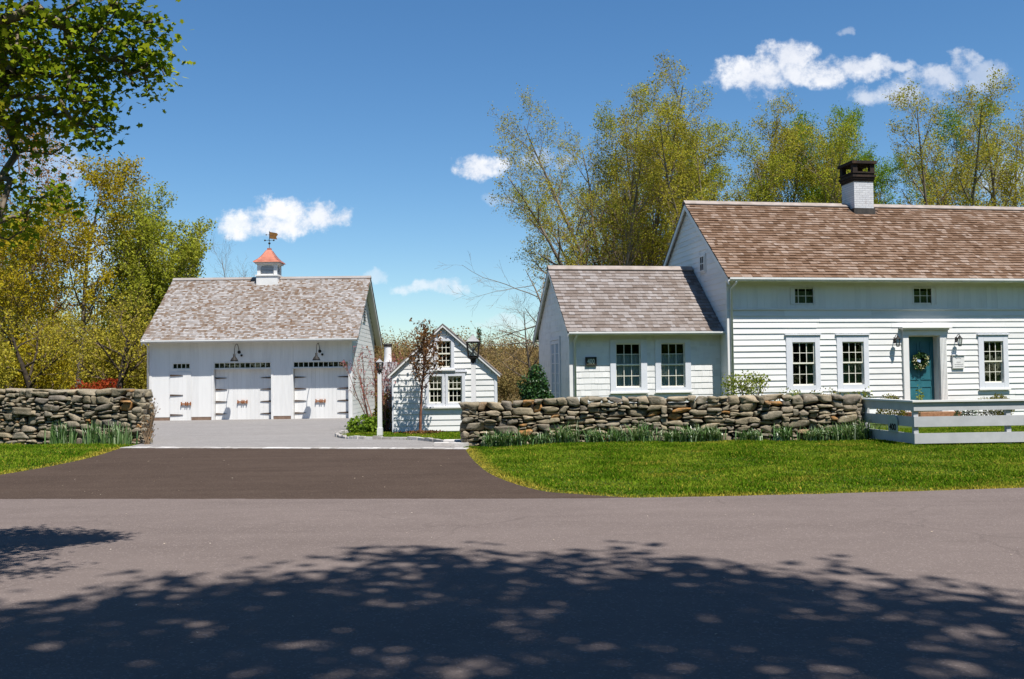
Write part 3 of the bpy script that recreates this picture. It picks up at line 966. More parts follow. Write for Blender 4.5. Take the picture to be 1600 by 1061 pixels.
def plate(mb, u0, u1, z0, z1, holes, v, flip=None, thick=.12):
    """wall sheathing with real openings: the cells between all the hole edges"""
    T = flip or (lambda u, v, z: (u, v, z))
    us = sorted({u0, u1} | {min(max(x, u0), u1) for h in holes for x in h[:2]})
    zs = sorted({z0, z1} | {min(max(x, z0), z1) for h in holes for x in h[2:4]})
    for a, b in zip(us[:-1], us[1:]):
        for c, d in zip(zs[:-1], zs[1:]):
            mu, mz = (a + b) / 2, (c + d) / 2
            if any(h[0] < mu < h[1] and h[2] < mz < h[3] for h in holes): continue
            mb.quad(T(a, v, c), T(b, v, c), T(b, v, d), T(a, v, d))
    for h in holes:                                              # reveals
        a, b, c, d = h[:4]
        mb.quad(T(a, v, c), T(a, v, d), T(a, v + thick, d), T(a, v + thick, c))
        mb.quad(T(b, v, c), T(b, v + thick, c), T(b, v + thick, d), T(b, v, d))
        mb.quad(T(a, v, d), T(b, v, d), T(b, v + thick, d), T(a, v + thick, d))
        mb.quad(T(a, v, c), T(a, v + thick, c), T(b, v + thick, c), T(b, v, c))


def roof_shingles(mb, u0, u1, e0, r0, ex, seed, width=(.08, .2), thick=.026, hole=None, jag=.006):
    """courses from the eave e0=(v,z) up to the ridge r0=(v,z), every shingle its own slab"""
    rng = random.Random(seed)
    E0 = Vector((0, e0[0], e0[1])); D = Vector((0, r0[0], r0[1])) - E0; L = D.length; D.normalize()
    Nn = D.cross(Vector((1, 0, 0)))
    if Nn.z < 0: Nn = -Nn
    n = round(L / ex); ex = L / n
    for k in range(n):
        x = u0 + rng.uniform(-.012, .012); end = u1 + rng.uniform(-.012, .012)
        while x < end - .01:
            x2 = min(x + rng.uniform(*width), end)
            if end - x2 < .04: x2 = end
            s0 = k * ex + rng.uniform(-jag, jag) - (.03 if k == 0 else 0); s1 = (k + 1) * ex + .012
            if hole and hole(x, x2, s0, s1): x = x2; continue
            t0 = thick * rng.uniform(.85, 1.35); lift = rng.uniform(0, .004)
            P = []
            for off0, off1 in ((0, 0.0005), (t0 + lift, .0035)):
                for (xx, s, o) in ((x + .0015, s0, off0), (x2 - .0015, s0, off0), (x2 - .0015, s1, off1), (x + .0015, s1, off1)):
                    q = E0 + D * s + Nn * o
                    P.append((xx, q.y, q.z))
            mb.hexa(P)
            x = x2


def roof_deck(mb, u0, u1, e0, r0, e1, t=.05, drop=.004):
    """the boards under both slopes; e0 front eave, r0 ridge, e1 rear eave as (v,z)"""
    for a, b in ((e0, r0), (e1, r0)):
        mb.hexa([(u0, a[0], a[1] - t - drop), (u1, a[0], a[1] - t - drop), (u1, b[0], b[1] - t - drop), (u0, b[0], b[1] - t - drop),
                 (u0, a[0], a[1] - drop), (u1, a[0], a[1] - drop), (u1, b[0], b[1] - drop), (u0, b[0], b[1] - drop)])


def rake_board(mb, u0, u1, e0, r0, e1, h=.16, drop=.056):
    for a, b in ((e0, r0), (e1, r0)):
        mb.hexa([(u0, a[0], a[1] - h - drop), (u1, a[0], a[1] - h - drop), (u1, b[0], b[1] - h - drop), (u0, b[0], b[1] - h - drop),
                 (u0, a[0], a[1] - drop), (u1, a[0], a[1] - drop), (u1, b[0], b[1] - drop), (u0, b[0], b[1] - drop)])


def muntins(mb, u0, u1, z0, z1, cols, rows, v, fr=.035, mw=.018, d=.03, T=None):
    """one sash: frame and glazing bars, butted"""
    def bx(a, b, c, dd, v0, v1):
        if T is None: mb.box(a, b, v0, v1, c, dd)
        else: mb.hexa([T(a, v0, c), T(b, v0, c), T(b, v1, c), T(a, v1, c), T(a, v0, dd), T(b, v0, dd), T(b, v1, dd), T(a, v1, dd)])
    bx(u0, u0 + fr, z0, z1, v, v + d); bx(u1 - fr, u1, z0, z1, v, v + d)
    bx(u0 + fr, u1 - fr, z0, z0 + fr * 1.2, v, v + d); bx(u0 + fr, u1 - fr, z1 - fr, z1, v, v + d)
    a, b, c, e = u0 + fr, u1 - fr, z0 + fr * 1.2, z1 - fr
    for i in range(1, cols):
        x = a + (b - a) * i / cols; bx(x - mw / 2, x + mw / 2, c, e, v + .004, v + d - .004)
    for j in range(1, rows):
        z = c + (e - c) * j / rows
        for i in range(cols):
            x0 = a + (b - a) * i / cols + (mw / 2 if i else 0); x1 = a + (b - a) * (i + 1) / cols - (mw / 2 if i < cols - 1 else 0)
            bx(x0, x1, z - mw / 2, z + mw / 2, v + .006, v + d - .006)


def sash_window(parent, sash, case, cols, rows, backing=None, sill=True, cap=True, casing='trim', bars='muntin', v=0.0, two=True, label=None, drape=0.0):
    """a double-hung window in the plane v: casing proud of the boards, two sashes, glass, dark room behind"""
    u0, u1, z0, z1 = sash; a, b, c, d = case
    mb = MB(); y0 = v - .045
    mb.cbox(a, u0, y0, v + .02, c, d, .006); mb.cbox(u1, b, y0, v + .02, c, d, .006)
    if d > z1: mb.box(u0, u1, y0 + .001, v + .02, z1, d)
    if c < z0: mb.box(u0, u1, y0 + .001, v + .02, c, z0)
    if cap: mb.cbox(a - .04, b + .04, y0 - .035, v + .01, d, d + .035, .006)
    wnd = mb.build('window', MAT[casing], parent)
    if label: wnd['label'] = label
    mb = MB()
    if two:
        zm = (z0 + z1) / 2
        muntins(mb, u0, u1, zm, z1, cols, rows, v + .012)
        muntins(mb, u0, u1, z0, zm + .02, cols, rows, v + .045)
    else:
        muntins(mb, u0, u1, z0, z1, cols, rows, v + .012)
    mb.build('sash', MAT[bars], wnd)
    mb = MB()
    if two:
        mb.box(u0 + .02, u1 - .02, v + .026, v + .030, (z0 + z1) / 2 + .01, z1 - .02); mb.box(u0 + .02, u1 - .02, v + .058, v + .062, z0 + .02, (z0 + z1) / 2 + .01)
    else:
        mb.box(u0 + .02, u1 - .02, v + .026, v + .030, z0 + .02, z1 - .02)
    mb.build('pane', MAT['glass'], wnd)
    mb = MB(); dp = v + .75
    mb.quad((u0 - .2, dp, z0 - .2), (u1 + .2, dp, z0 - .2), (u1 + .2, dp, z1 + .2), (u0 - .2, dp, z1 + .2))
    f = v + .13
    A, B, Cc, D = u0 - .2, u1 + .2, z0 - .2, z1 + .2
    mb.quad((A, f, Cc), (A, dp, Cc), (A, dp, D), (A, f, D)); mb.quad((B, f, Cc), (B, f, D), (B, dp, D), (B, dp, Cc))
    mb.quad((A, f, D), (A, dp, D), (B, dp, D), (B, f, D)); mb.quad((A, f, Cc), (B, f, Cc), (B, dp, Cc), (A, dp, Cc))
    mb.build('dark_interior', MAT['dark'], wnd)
    if backing:
        mb = MB(); (ba, bb, bc, bd) = backing[:4]; n = 22
        pts = [(ba + (bb - ba) * i / n, v + .11 + .012 * sin(i * 2.2)) for i in range(n + 1)]
        for p, q in zip(pts[:-1], pts[1:]):
            mb.quad((p[0], p[1], bc), (q[0], q[1], bc), (q[0], q[1], bd), (p[0], p[1], bd))
        mb.build('curtain_or_reflection', MAT[backing[4]], wnd)  # pale panels are blinds, olive ones imitate reflections in the glass
    if sill:
        MB().cbox(a - .03, b + .03, v - .09, v - .046, c - .045, c + .01, .006).build('sill', MAT['white'], wnd)
    return wnd


def downspout(parent, u, v, z0, z1, ve, r=.035):
    mb = MB()
    mb.tube([(u, ve, z1 + .12), (u, ve + .02, z1 + .02), (u, v - .05, z1 - .12), (u, v - .05, z0)], r, 8)
    o = mb.build('downspout', MAT['white'], parent, True)
    return o


def gutter(parent, u0, u1, v, z, w_=.11, h=.10):
    mb = MB()
    prof = [(v, z), (v, z - h * .55), (v + w_ * .25, z - h), (v + w_, z - h), (v + w_, z - h + .006), (v + w_ * .3, z - h + .008), (v + .007, z - h * .5), (v + .007, z)]
    mb.prism(prof, 'x', u0, u1)
    return mb.build('gutter', MAT['white'], parent)


# ================================================================== the white house
HT = radians(10)
house = thing('house', 'long white clapboard house with cedar roof, teal front door and lower shingled side wing', 'house', (6.5136, 30.0, 0), HT)
def HW(u, v, z):
    return (6.5136 + u * cos(HT) - v * sin(HT), 30.0 + u * sin(HT) + v * cos(HT), z)

HU = 14.5                                   # length of the front
RE, RR, RB = (-.45, 4.56), (3.2, 7.43), (6.85, 4.56)      # eave, ridge, rear eave of the main roof
WINS = [((2.05, 2.79, 1.30, 2.62), (1.845, 2.951, 1.11, 2.83)), ((3.69, 4.40, 1.31, 2.625), (3.505, 4.566, 1.12, 2.825)), ((8.51, 9.19, 1.30, 2.615), (8.32, 9.362, 1.11, 2.81)), ((10.6, 11.3, 1.30, 2.615), (10.4, 11.5, 1.11, 2.81))]
ATT = [(2.03, 2.83, 3.78, 4.29), (6.11, 6.91, 3.79, 4.31), (10.2, 11.0, 3.79, 4.31)]
DOORO = (5.90, 6.96, .42, 2.80)
holes = [w_[0] for w_ in WINS] + ATT + [DOORO]
hidden = [w_[1] for w_ in WINS] + ATT + [(5.70, 7.19, 0, 2.97)]
mb = MB()
plate(mb, 0, HU, .05, 4.45, holes, 0.0)
def gable(mbx, e, r, b, u, z0):
    mbx.v += [(u, e[0], z0), (u, b[0], z0), (u, b[0], e[1] - .05), (u, r[0], r[1] - .06), (u, e[0], e[1] - .05)]
    i = len(mbx.v) - 5; mbx.f.append(tuple(range(i, i + 5)))
gable(mb, (0, 4.85), RR, (6.4, 4.85), 0.0, .05); gable(mb, (0, 4.85), RR, (6.4, 4.85), HU, .05)
mb.quad((0, 6.4, .3), (HU, 6.4, .3), (HU, 6.4, 4.6), (0, 6.4, 4.6))
mb.build('wall', MAT['white'], house)
mb = MB()
clapboards(mb, .075, HU, .22, 3.60, .178, hidden, 1, butt=.029)
mb.build('clapboards', MAT['board'], house)
mb = MB()                                    # upright boards of the top band
rng = random.Random(3); x = .075
while x < HU:
    x2 = min(x + rng.uniform(.16, .22), HU); cuts = [(3.66, 4.36)]
    for (a, b, z0, z1) in ATT:
        if a < x2 and b > x:
            cuts = [(3.66, z0), (z1, 4.36)] if (a <= x + .001 and b >= x2 - .001) else cuts
    d = rng.uniform(.016, .021)
    for (c, e) in cuts: mb.box(x + .001, x2 - .001, -d, 0, c, e)
    x = x2
mb.build('upright_boards', MAT['vboard'], house)
mb = MB()
mb.cbox(.0, HU, -.055, 0, 3.60, 3.655, .008)                      # ledge between band and clapboards
mb.cbox(-.03, .075, -.03, .0, .2, 4.36, .005)                     # corner board
mb.box(-.03, HU, -.05, -.0, 4.362, 4.46)                           # frieze
mb.box(-.028, -.0005, .0, .10, .2, 4.55)
mb.build('trim', MAT['white'], house)
mb = MB()
mb.box(-.10, HU, RE[0] + .04, -.052, 4.445, 4.470)
mb.build('soffit', MAT['soffit'], house)
mb = MB()
mb.box(-.12, HU, RE[0] + .005, RE[0] + .04, 4.43, 4.545)
mb.build('fascia', MAT['white'], house)
gutter(house, -.12, HU, RE[0] - .105, 4.545)
mb = MB()                                    # the gable to the left
sp = lambda z: (max(.1, 3.2 - (7.43 - z - .10) / .7863), min(6.35, 3.2 + (7.43 - z - .10) / .7863))
L = lambda u, v, z: (v, u, z)
clapboards(mb, .1, 6.4, .2, 7.38, .17, [(1.62, 2.20, 4.88, 5.58)], 5, span=sp, flip=L, butt=.020)
mb.build('gable_clapboards', MAT['board'], house)
mb = MB()
mb.hexa([L(1.66, -.035, 4.92), L(2.16, -.035, 4.92), L(2.16, 0, 4.92), L(1.66, 0, 4.92), L(1.66, -.035, 5.54), L(2.16, -.035, 5.54), L(2.16, 0, 5.54), L(1.66, 0, 5.54)])
gw = mb.build('window', MAT['white'], house); gw['label'] = 'small gable window above the wing roof'
mb = MB()
muntins(mb, 1.72, 2.10, 4.97, 5.49, 2, 2, -.062, T=L, fr=.04, mw=.022)
mb.build('sash', MAT['white'], gw)
mb = MB(); mb.hexa([L(1.74, -.046, 4.99), L(2.08, -.046, 4.99), L(2.08, -.04, 4.99), L(1.74, -.04, 4.99), L(1.74, -.046, 5.47), L(2.08, -.046, 5.47), L(2.08, -.04, 5.47), L(1.74, -.04, 5.47)])
mb.build('pane', MAT['dark'], gw)
mb = MB()
rake_board(mb, -.135, -.10, RE, RR, RB, h=.17)
rake_board(mb, -.10, -.02, RE, RR, RB, h=.06)
mb.build('rake_trim', MAT['white'], house)
CH = (5.79, 6.50, 2.78, 3.62)                # chimney footprint
mb = MB()
roof_deck(mb, -.14, HU + .1, RE, RR, RB)
roof = mb.build('roof', MAT['roofdark'], house)
mb = MB()
roof_shingles(mb, -.15, HU + .1, RE, RR, .155, 21, width=(.09, .28), hole=lambda a, b, s0, s1: b > CH[0] and a < CH[1] and s1 > 4.12)
mb.build('shingles', MAT['cedar'], roof)
mb = MB()
for a, b in ((-.16, 5.72), (6.58, HU + .1)):
    mb.hexa([(a, 3.04, 7.345), (b, 3.04, 7.345), (b, 3.2, 7.47), (a, 3.2, 7.47), (a, 3.03, 7.375), (b, 3.03, 7.375), (b, 3.2, 7.505), (a, 3.2, 7.505)])
    mb.hexa([(a, 3.2005, 7.47), (b, 3.2005, 7.47), (b, 3.36, 7.345), (a, 3.36, 7.345), (a, 3.2005, 7.505), (b, 3.2005, 7.505), (b, 3.37, 7.375), (a, 3.37, 7.375)])
mb.build('ridge_cap', MAT['ridge'], roof)
# chimney
mb = MB().box(CH[0], CH[1], CH[2], CH[3], 6.6, 8.28)
chim = mb.build('chimney', MAT['brick'], house)
mb = MB().box(CH[0] - .03, CH[1] + .03, CH[2] - .03, CH[3] + .03, 6.9, 7.28)
mb.build('flashing', MAT['lead'], chim)
mb = MB()
for k, (e, z0, z1) in enumerate([(.02, 8.20, 8.27), (.045, 8.271, 8.345), (.075, 8.346, 8.42), (.03, 8.421, 8.48), (.06, 8.481, 8.53)]):
    mb.box(CH[0] - e, CH[1] + e, CH[2] - e, CH[3] + e, z0, z1)
for a in (CH[0] - .04, CH[1] - .12):
    for b in (CH[2] - .04, CH[3] - .12):
        mb.box(a, a + .16, b, b + .16, 8.531, 8.80)
mb.box(CH[0] - .10, CH[1] + .10, CH[2] - .10, CH[3] + .10, 8.801, 8.90)
mb.build('chimney_cap', MAT['soot'], chim)
# windows
bl = [(2.58, 2.77, 1.33, 2.6, 'olive_reflection_blind'), (3.71, 4.38, 1.33, 2.12, 'olive_reflection_blind'), (9.04, 9.18, 1.33, 2.6, 'olive_reflection_blind'), None]  # olive panels shaped like the tree reflections in these panes
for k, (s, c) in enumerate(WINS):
    sash_window(house, s, c, 3, 2, backing=bl[k])
for (a, b, z0, z1) in ATT:
    sash_window(house, (a, b, z0, z1), (a - .001, b + .001, z0 - .001, z1 + .001), 3, 2, backing=(a + .02, b - .02, z0, z1 - .1, 'olive_reflection_blind'), sill=False, cap=False, casing='white', two=False, label='small attic window under the eave')
# door
mb = MB()
mb.cbox(5.70, 5.90, -.09, .02, .42, 2.80, .01); mb.cbox(6.96, 7.19, -.09, .02, .42, 2.80, .01)
for q in (7.00, 7.05, 7.10, 7.145):
    mb.box(q, q + .018, -.102, -.089, .75, 2.72)
mb.cbox(5.70, 7.19, -.09, .02, 2.8005, 2.97, .01)
mb.box(5.901, 5.925, .0, .30, .42, 2.80); mb.box(6.935, 6.959, .0, .30, .42, 2.80); mb.box(5.9255, 6.9345, .0, .30, 2.775, 2.799)
dc = mb.build('door_casing', MAT['white'], house)
mb = MB(); mb.cbox(5.60, 7.31, -.23, .0, 3.02, 3.075, .01); mb.box(5.66, 7.24, -.17, .0, 2.971, 3.019)
mb.build('door_hood', MAT['white'], dc)
mb = MB(); mb.box(5.926, 6.934, .24, .29, .46, 2.774)
for (a, b, c, e) in ((6.02, 6.39, .60, 1.22), (6.47, 6.84, .60, 1.22), (6.02, 6.39, 1.42, 2.62), (6.47, 6.84, 1.42, 2.62)):
    for (p, q, r_, s_) in ((a, b, c, c + .03), (a, b, e - .03, e), (a, a + .03, c + .03, e - .03), (b - .03, b, c + .03, e - .03)):
        mb.box(p, q, .225, .2395, r_, s_)
door = mb.build('door', MAT['door'], house)
MB().lathe((0, 0, 0), [(.012, 0), (.028, .02), (.03, .04), (.012, .055)], 10).build('handle', MAT['black'], door)
door.children[0].location = (6.02, .24, 1.32); door.children[0].rotation_euler = (pi / 2, 0, 0)
mb = MB(); mb.box(5.3, 7.6, -1.1, -.14, .02, .24); mb.box(5.6, 7.3, -.6, -.141, .241, .43)
mb.build('front_step', MAT['step'], house)
MB().box(0, HU, -.012, -.001, .0, .218).build('foundation', MAT['brownsill'], house)
downspout(house, .10, -.03, .2, 4.36, RE[0] - .05, .038)

# ---- the wing
WU = -4.76; WV = .6
WE, WR, WB = (.24, 2.995), (2.9, 5.18), (5.56, 2.995)
WW = [((-3.346, -2.565, 1.31, 2.64), (-3.525, -2.37, 1.17, 2.76)), ((-1.933, -1.162, 1.30, 2.64), (-2.113, -.98, 1.17, 2.76))]
T_ = lambda u, v, z: (u, v, z)
mb = MB()
plate(mb, WU, 0, .05, 2.9, [x_[0] for x_ in WW], WV)
gable(mb, (WV, 3.25), WR, (5.2, 3.25), WU, .05)
mb.quad((WU, 5.2, .3), (0, 5.2, .3), (0, 5.2, 3.2), (WU, 5.2, 3.2))
wg = mb.build('wall', MAT['white'], house); wg['label'] = 'low shingled wing on the left of the house'
mb = MB()
wall_shingles(mb, WU + .10, -.03, .16, 2.90, .185, [x_[1] for x_ in WW], 7, v0=WV)
sl = (5.18 - 2.995) / (2.9 - .24)
spw = lambda z: (max(WV + .1, 2.9 - (5.18 - z - .10) / sl), min(5.15, 2.9 + (5.18 - z - .10) / sl))
mb.build('wall_shingles', MAT['board'], house)
mb = MB()
LW = lambda u, v, z: (WU + v, u, z)
FD = [(1.80, 3.20, .5, 2.92)]
wall_shingles(mb, WV + .1, 5.2, .16, 5.1, .185, FD, 8, span=spw, flip=LW, butt=.014)
mb.build('wall_shingles', MAT['board'], house)
mb = MB()
mb.cbox(WU - .025, WU + .10, WV - .03, WV, .14, 2.88, .005); mb.box(WU - .024, WU, WV + .0005, WV + .1, .14, 2.98)
mb.box(WU - .02, -.03, WV - .035, WV, 2.86, 2.93)
mb.build('trim', MAT['white'], house)
MB().box(WU - .10, -.03, WE[0] + .04, WV - .036, 2.90, 2.922).build('soffit', MAT['soffit'], house)
MB().box(WU - .12, -.03, WE[0] + .005, WE[0] + .04, 2.875, 2.975).build('fascia', MAT['white'], house)
gutter(house, WU - .12, -.03, WE[0] - .095, 2.975, .1, .085)
mb = MB()
rake_board(mb, WU - .135, WU - .10, WE, WR, WB, h=.15); rake_board(mb, WU - .10, WU - .02, WE, WR, WB, h=.05)
mb.build('rake_trim', MAT['white'], house)
mb = MB(); roof_deck(mb, WU - .14, -.025, WE, WR, WB)
roof2 = mb.build('roof', MAT['roofdark'], house); roof2['label'] = 'grey shingled roof of the low wing'
mb = MB(); roof_shingles(mb, WU - .15, -.028, WE, WR, .165, 33, width=(.1, .24), thick=.02)
mb.build('shingles', MAT['greycedar'], roof2)
mb = MB()
mb.hexa([(WU - .15, 2.74, 5.09), (-.03, 2.74, 5.09), (-.03, 2.9, 5.22), (WU - .15, 2.9, 5.22), (WU - .15, 2.73, 5.12), (-.03, 2.73, 5.12), (-.03, 2.9, 5.255), (WU - .15, 2.9, 5.255)])
mb.hexa([(WU - .15, 2.9005, 5.22), (-.03, 2.9005, 5.22), (-.03, 3.06, 5.09), (WU - .15, 3.06, 5.09), (WU - .15, 2.9005, 5.255), (-.03, 2.9005, 5.255), (-.03, 3.07, 5.12), (WU - .15, 3.07, 5.12)])
mb.build('ridge_cap', MAT['ridge'], roof2)
for s, c in WW:
    sash_window(house, s, c, 3, 2, backing=(s[0] + .01, s[1] - .01, s[2], s[2] + (s[3] - s[2]) * .74, 'curtain_or_reflection'), v=WV, cap=False, bars='muntin')
mb = MB()                                    # glazed double doors in the wing's gable
for (a, b) in ((1.80, 1.90), (3.10, 3.20)):
    mb.hexa([LW(a, -.04, .5), LW(b, -.04, .5), LW(b, 0, .5), LW(a, 0, .5), LW(a, -.04, 2.92), LW(b, -.04, 2.92), LW(b, 0, 2.92), LW(a, 0, 2.92)])
mb.hexa([LW(1.9, -.04, 2.82), LW(3.1, -.04, 2.82), LW(3.1, 0, 2.82), LW(1.9, 0, 2.82), LW(1.9, -.04, 2.92), LW(3.1, -.04, 2.92), LW(3.1, 0, 2.92), LW(1.9, 0, 2.92)])
fd = mb.build('garden_doors', MAT['trim'], house); fd['label'] = 'glazed double doors in the gable of the wing'
mb = MB()
for a in (1.905, 2.505):
    muntins(mb, a, a + .59, .72, 2.80, 2, 6, -.035, fr=.10, mw=.028, T=LW)
mb.build('leaf_frame', MAT['trim'], fd)
mb = MB()
for a in (2.0, 2.6):
    mb.hexa([LW(a, -.012, .82), LW(a + .4, -.012, .82), LW(a + .4, -.006, .82), LW(a, -.006, .82), LW(a, -.012, 2.72), LW(a + .4, -.012, 2.72), LW(a + .4, -.006, 2.72), LW(a, -.006, 2.72)])
mb.build('pane', mat_noise('sky_reflection_glass', [(.3, (.5, .56, .64)), (.7, (.62, .68, .75))], .8, 2, .08, 0, spec=.6), fd)  # pale pane colour imitates white sky mirrored in the door glass
downspout(house, WU + .14, WV - .03, .15, 2.86, WE[0] - .05, .035)

# ---- things on the house front
def wall_lantern(label, u):
    t = thing('wall_lantern', label, 'lantern', HW(u, 0, 2.45), HT, 'lanterns beside the front door')
    mb = MB().box(-.035, .035, -.025, -.001, .12, .30)
    mb.tube([(0, -.02, .26), (0, -.10, .36), (0, -.19, .38), (0, -.21, .33)], .012, 6)
    mb.build('bracket', MAT['black'], t)
    mb = MB()
    mb.lathe((0, -.21, 0), [(.0, .345), (.03, .33), (.04, .30), (.085, .255), (.095, .24), (.0, .238)], 8)
    mb.lathe((0, -.21, 0), [(.0, .0), (.045, .008), (.055, .03), (.0, .032)], 8)
    for k in range(6):
        a = k * pi / 3
        mb.tube([(.052 * cos(a), -.21 + .052 * sin(a), .03), (.082 * cos(a), -.21 + .082 * sin(a), .24)], .006, 4)
    mb.build('frame', MAT['black'], t)
    MB().lathe((0, -.21, 0), [(.044, .034), (.072, .236)], 12).build('glass', MAT['glass'], t)
wall_lantern('small black lantern on the left of the teal front door', 5.45)
wall_lantern('small black lantern on the right of the teal front door, above the white plaque', 7.56)

t = thing('wall_plaque', 'small white lettered plaque on the clapboards right of the front door', 'plaque', HW(7.59, -.025, 1.965), HT)
mb = MB(); mb.cbox(-.2, .2, -.055, 0, -.205, .20, .006)
mb.build('board', MAT['white'], t)
MB().cbox(-.225, .225, -.085, 0, .2005, .235, .006).build('ledge', MAT['white'], t)
mb = MB(); rng = random.Random(9)
for (z, x0, x1, h_) in ((-.02, -.07, .07, .035), (-.09, -.14, .14, .035), (-.15, -.14, .14, .03)):
    x = x0
    while x < x1:
        q = rng.uniform(.008, .02); mb.box(x, x + q, -.0575, -.055, z, z + h_ * rng.uniform(.6, 1)); x += q + .012
for k in range(9):
    a = pi * (.15 + .7 * k / 8); mb.box(.085 * cos(a) - .009, .085 * cos(a) + .009, -.0575, -.055, .07 + .05 * sin(a), .085 + .05 * sin(a))
mb.build('lettering', mat_noise('grey_lettering', [(.3, (.16, .16, .17)), (.7, (.22, .22, .23))], 9, 2, .8, 0), t)

t = thing('house_number_sign', 'dark framed house number sign reading 400 on the shingled wing', 'sign', HW(-4.12, WV - .022, 2.102), HT)
mb = MB()
mb.box(-.17, .17, -.035, 0, .10, .135); mb.box(-.17, .17, -.035, 0, -.135, -.10); mb.box(-.17, -.135, -.035, 0, -.10, .10); mb.box(.135, .17, -.035, 0, -.10, .10)
mb.build('frame', MAT['black'], t)
MB().box(-.1345, .1345, -.018, 0, -.0995, .0995).build('panel', mat_noise('olive_panel', [(.3, (.05, .055, .03)), (.7, (.085, .09, .05))], 9, 2, .6, 0), t)
text_mesh('digits', '400', .19, mat_noise('pale_digits', [(.3, (.5, .52, .42)), (.7, (.6, .61, .5))], 9, 2, .6, 0), t, (0, -.024, 0), (pi / 2, 0, 0), .003, .004, .8)

t = thing('wreath', 'green and cream wreath hanging on the teal front door', 'wreath', HW(6.42, .225, 2.02), HT)
rng_ = np.random.default_rng(4)
a = rng_.uniform(0, 2 * pi, 420); rr = .20 + rng_.normal(0, .05, 420)
leaves('leaves', np.stack([rr * np.cos(a), -.06 - np.abs(rng_.normal(0, .03, 420)), rr * np.sin(a)], 1), .09, MAT['leaf_dark'], t, rng_)
a = rng_.uniform(pi * .8, 2.2 * pi, 60); rr = .21 + rng_.normal(0, .045, 60)
leaves('flowers', np.stack([rr * np.cos(a), -.12 - np.abs(rng_.normal(0, .02, 60)), rr * np.sin(a)], 1), .06, MAT['yellow_petal'], t, rng_)
mb = MB(); mb.tube([(.19 * cos(k * pi / 12), -.05, .19 * sin(k * pi / 12)) for k in range(25)], .035, 6)
mb.build('ring', MAT['darkbark'], t)
mb = MB(); mb.hexa([(-.16, -.16, -.02), (-.05, -.16, -.06), (-.05, -.14, -.06), (-.16, -.14, -.02), (-.15, -.16, .05), (-.04, -.16, .02), (-.04, -.14, .02), (-.15, -.14, .05)])
mb.build('ribbon', mat_noise('pale_blue_ribbon', [(.3, (.35, .45, .7)), (.7, (.5, .6, .8))], 9, 2, .6, 0), t)


# ================================================================== garage
gx, gy = -15.51, 42.6
garage = thing('garage', 'white three-door barn garage with weathered cedar roof and copper-topped cupola', 'garage', (gx, gy, 0))
GU, GD = 8.64, 7.0
GE, GR, GB = (-.55, 3.42), (3.5, 6.40), (7.55, 3.42)
DO = [(2.737, 5.194, -.08, 2.16), (6.13, 8.50, -.08, 2.16)]
TR = [(.99, 1.72, 2.205, 2.425, 4), (2.76, 5.17, 2.20, 2.43, 11), (6.15, 8.49, 2.20, 2.43, 11)]
mb = MB()
plate(mb, 0, GU, -.1, 3.42, DO + [x_[:4] for x_ in TR], 0.0, thick=.28)
gable(mb, (0, 3.75), GR, (7.0, 3.75), GU, -.1); gable(mb, (0, 3.75), GR, (7.0, 3.75), 0, -.1)
mb.quad((0, 7, -.1), (GU, 7, -.1), (GU, 7, 3.7), (0, 7, 3.7))
mb.build('wall', MAT['white'], garage)
mb = MB(); rng = random.Random(31)
xs = [.10]
while xs[-1] < GU - .1: xs.append(min(xs[-1] + rng.uniform(.17, .2), GU - .1))
cutset = sorted(set([round(x_, 4) for x_ in xs] + [d_[k] for d_ in DO for k in (0, 1)] + [x_[k] for x_ in TR for k in (0, 1)] + [.875, 1.778]))
for a, b in zip(cutset[:-1], cutset[1:]):
    if b - a < .004: continue
    m = (a + b) / 2; cuts = [(.14, 3.30)]
    for d_ in DO + [x_[:4] for x_ in TR]:
        if d_[0] < m < d_[1]: cuts = minus(cuts, d_[2], d_[3])
    if .875 < m < 1.778: cuts = minus(cuts, -.1, 2.06)
    dd = rng.uniform(.0195, .0225)
    for c, e in cuts: mb.box(a + .0008, b - .0008, -dd, 0, c, e)
mb.build('upright_boards', MAT['vboard'], garage)
mb = MB()
mb.cbox(-.02, .10, -.035, 0, .0, 3.3, .005); mb.cbox(GU - .10, GU + .02, -.035, 0, .0, 3.3, .005); mb.box(-.02, GU + .02, -.05, 0, 3.30, 3.42)
for d_ in DO:
    mb.box(d_[0] - .09, d_[0], -.034, 0, -.04, 2.16); mb.box(d_[1], min(d_[1] + .09, GU - .101), -.034, 0, -.04, 2.16)
for a, b, c, d_, n in TR:                     # frames round the strip windows
    mb.box(a - .03, b + .03, -.04, .0, c - .045, c); mb.box(a - .03, b + .03, -.03, .0, d_, d_ + .03)
mb.box(GU, GU + .024, .0, .1, 0, 3.6)
mb.build('trim', MAT['white'], garage)
for a, b in ((-.005, .87), (1.785, 2.64), (5.29, 6.035)): MB().box(a, b, -.012, 0, -.08, .139).build('foundation', MAT['brownsill'], garage)
for a, b, c, d_, n in TR:
    mb = MB()
    mb.box(a, a + .022, .0, .03, c, d_); mb.box(b - .022, b, .0, .03, c, d_)
    mb.box(a + .022, b - .022, 0, .03, c, c + .02); mb.box(a + .022, b - .022, 0, .03, d_ - .02, d_)
    for i in range(1, n):
        x = a + (b - a) * i / n; mb.box(x - .014, x + .014, .002, .028, c + .02, d_ - .02)
    wn = mb.build('strip_window', MAT['muntin'], garage)
    MB().box(a + .01, b - .01, .012, .016, c + .01, d_ - .01).build('pane', MAT['glass'], wn)
    mb = MB(); mb.box(a + .001, b - .001, .04, .20, c + .001, d_ - .001)
    mb.build('dark_interior', MAT['dark'], wn)


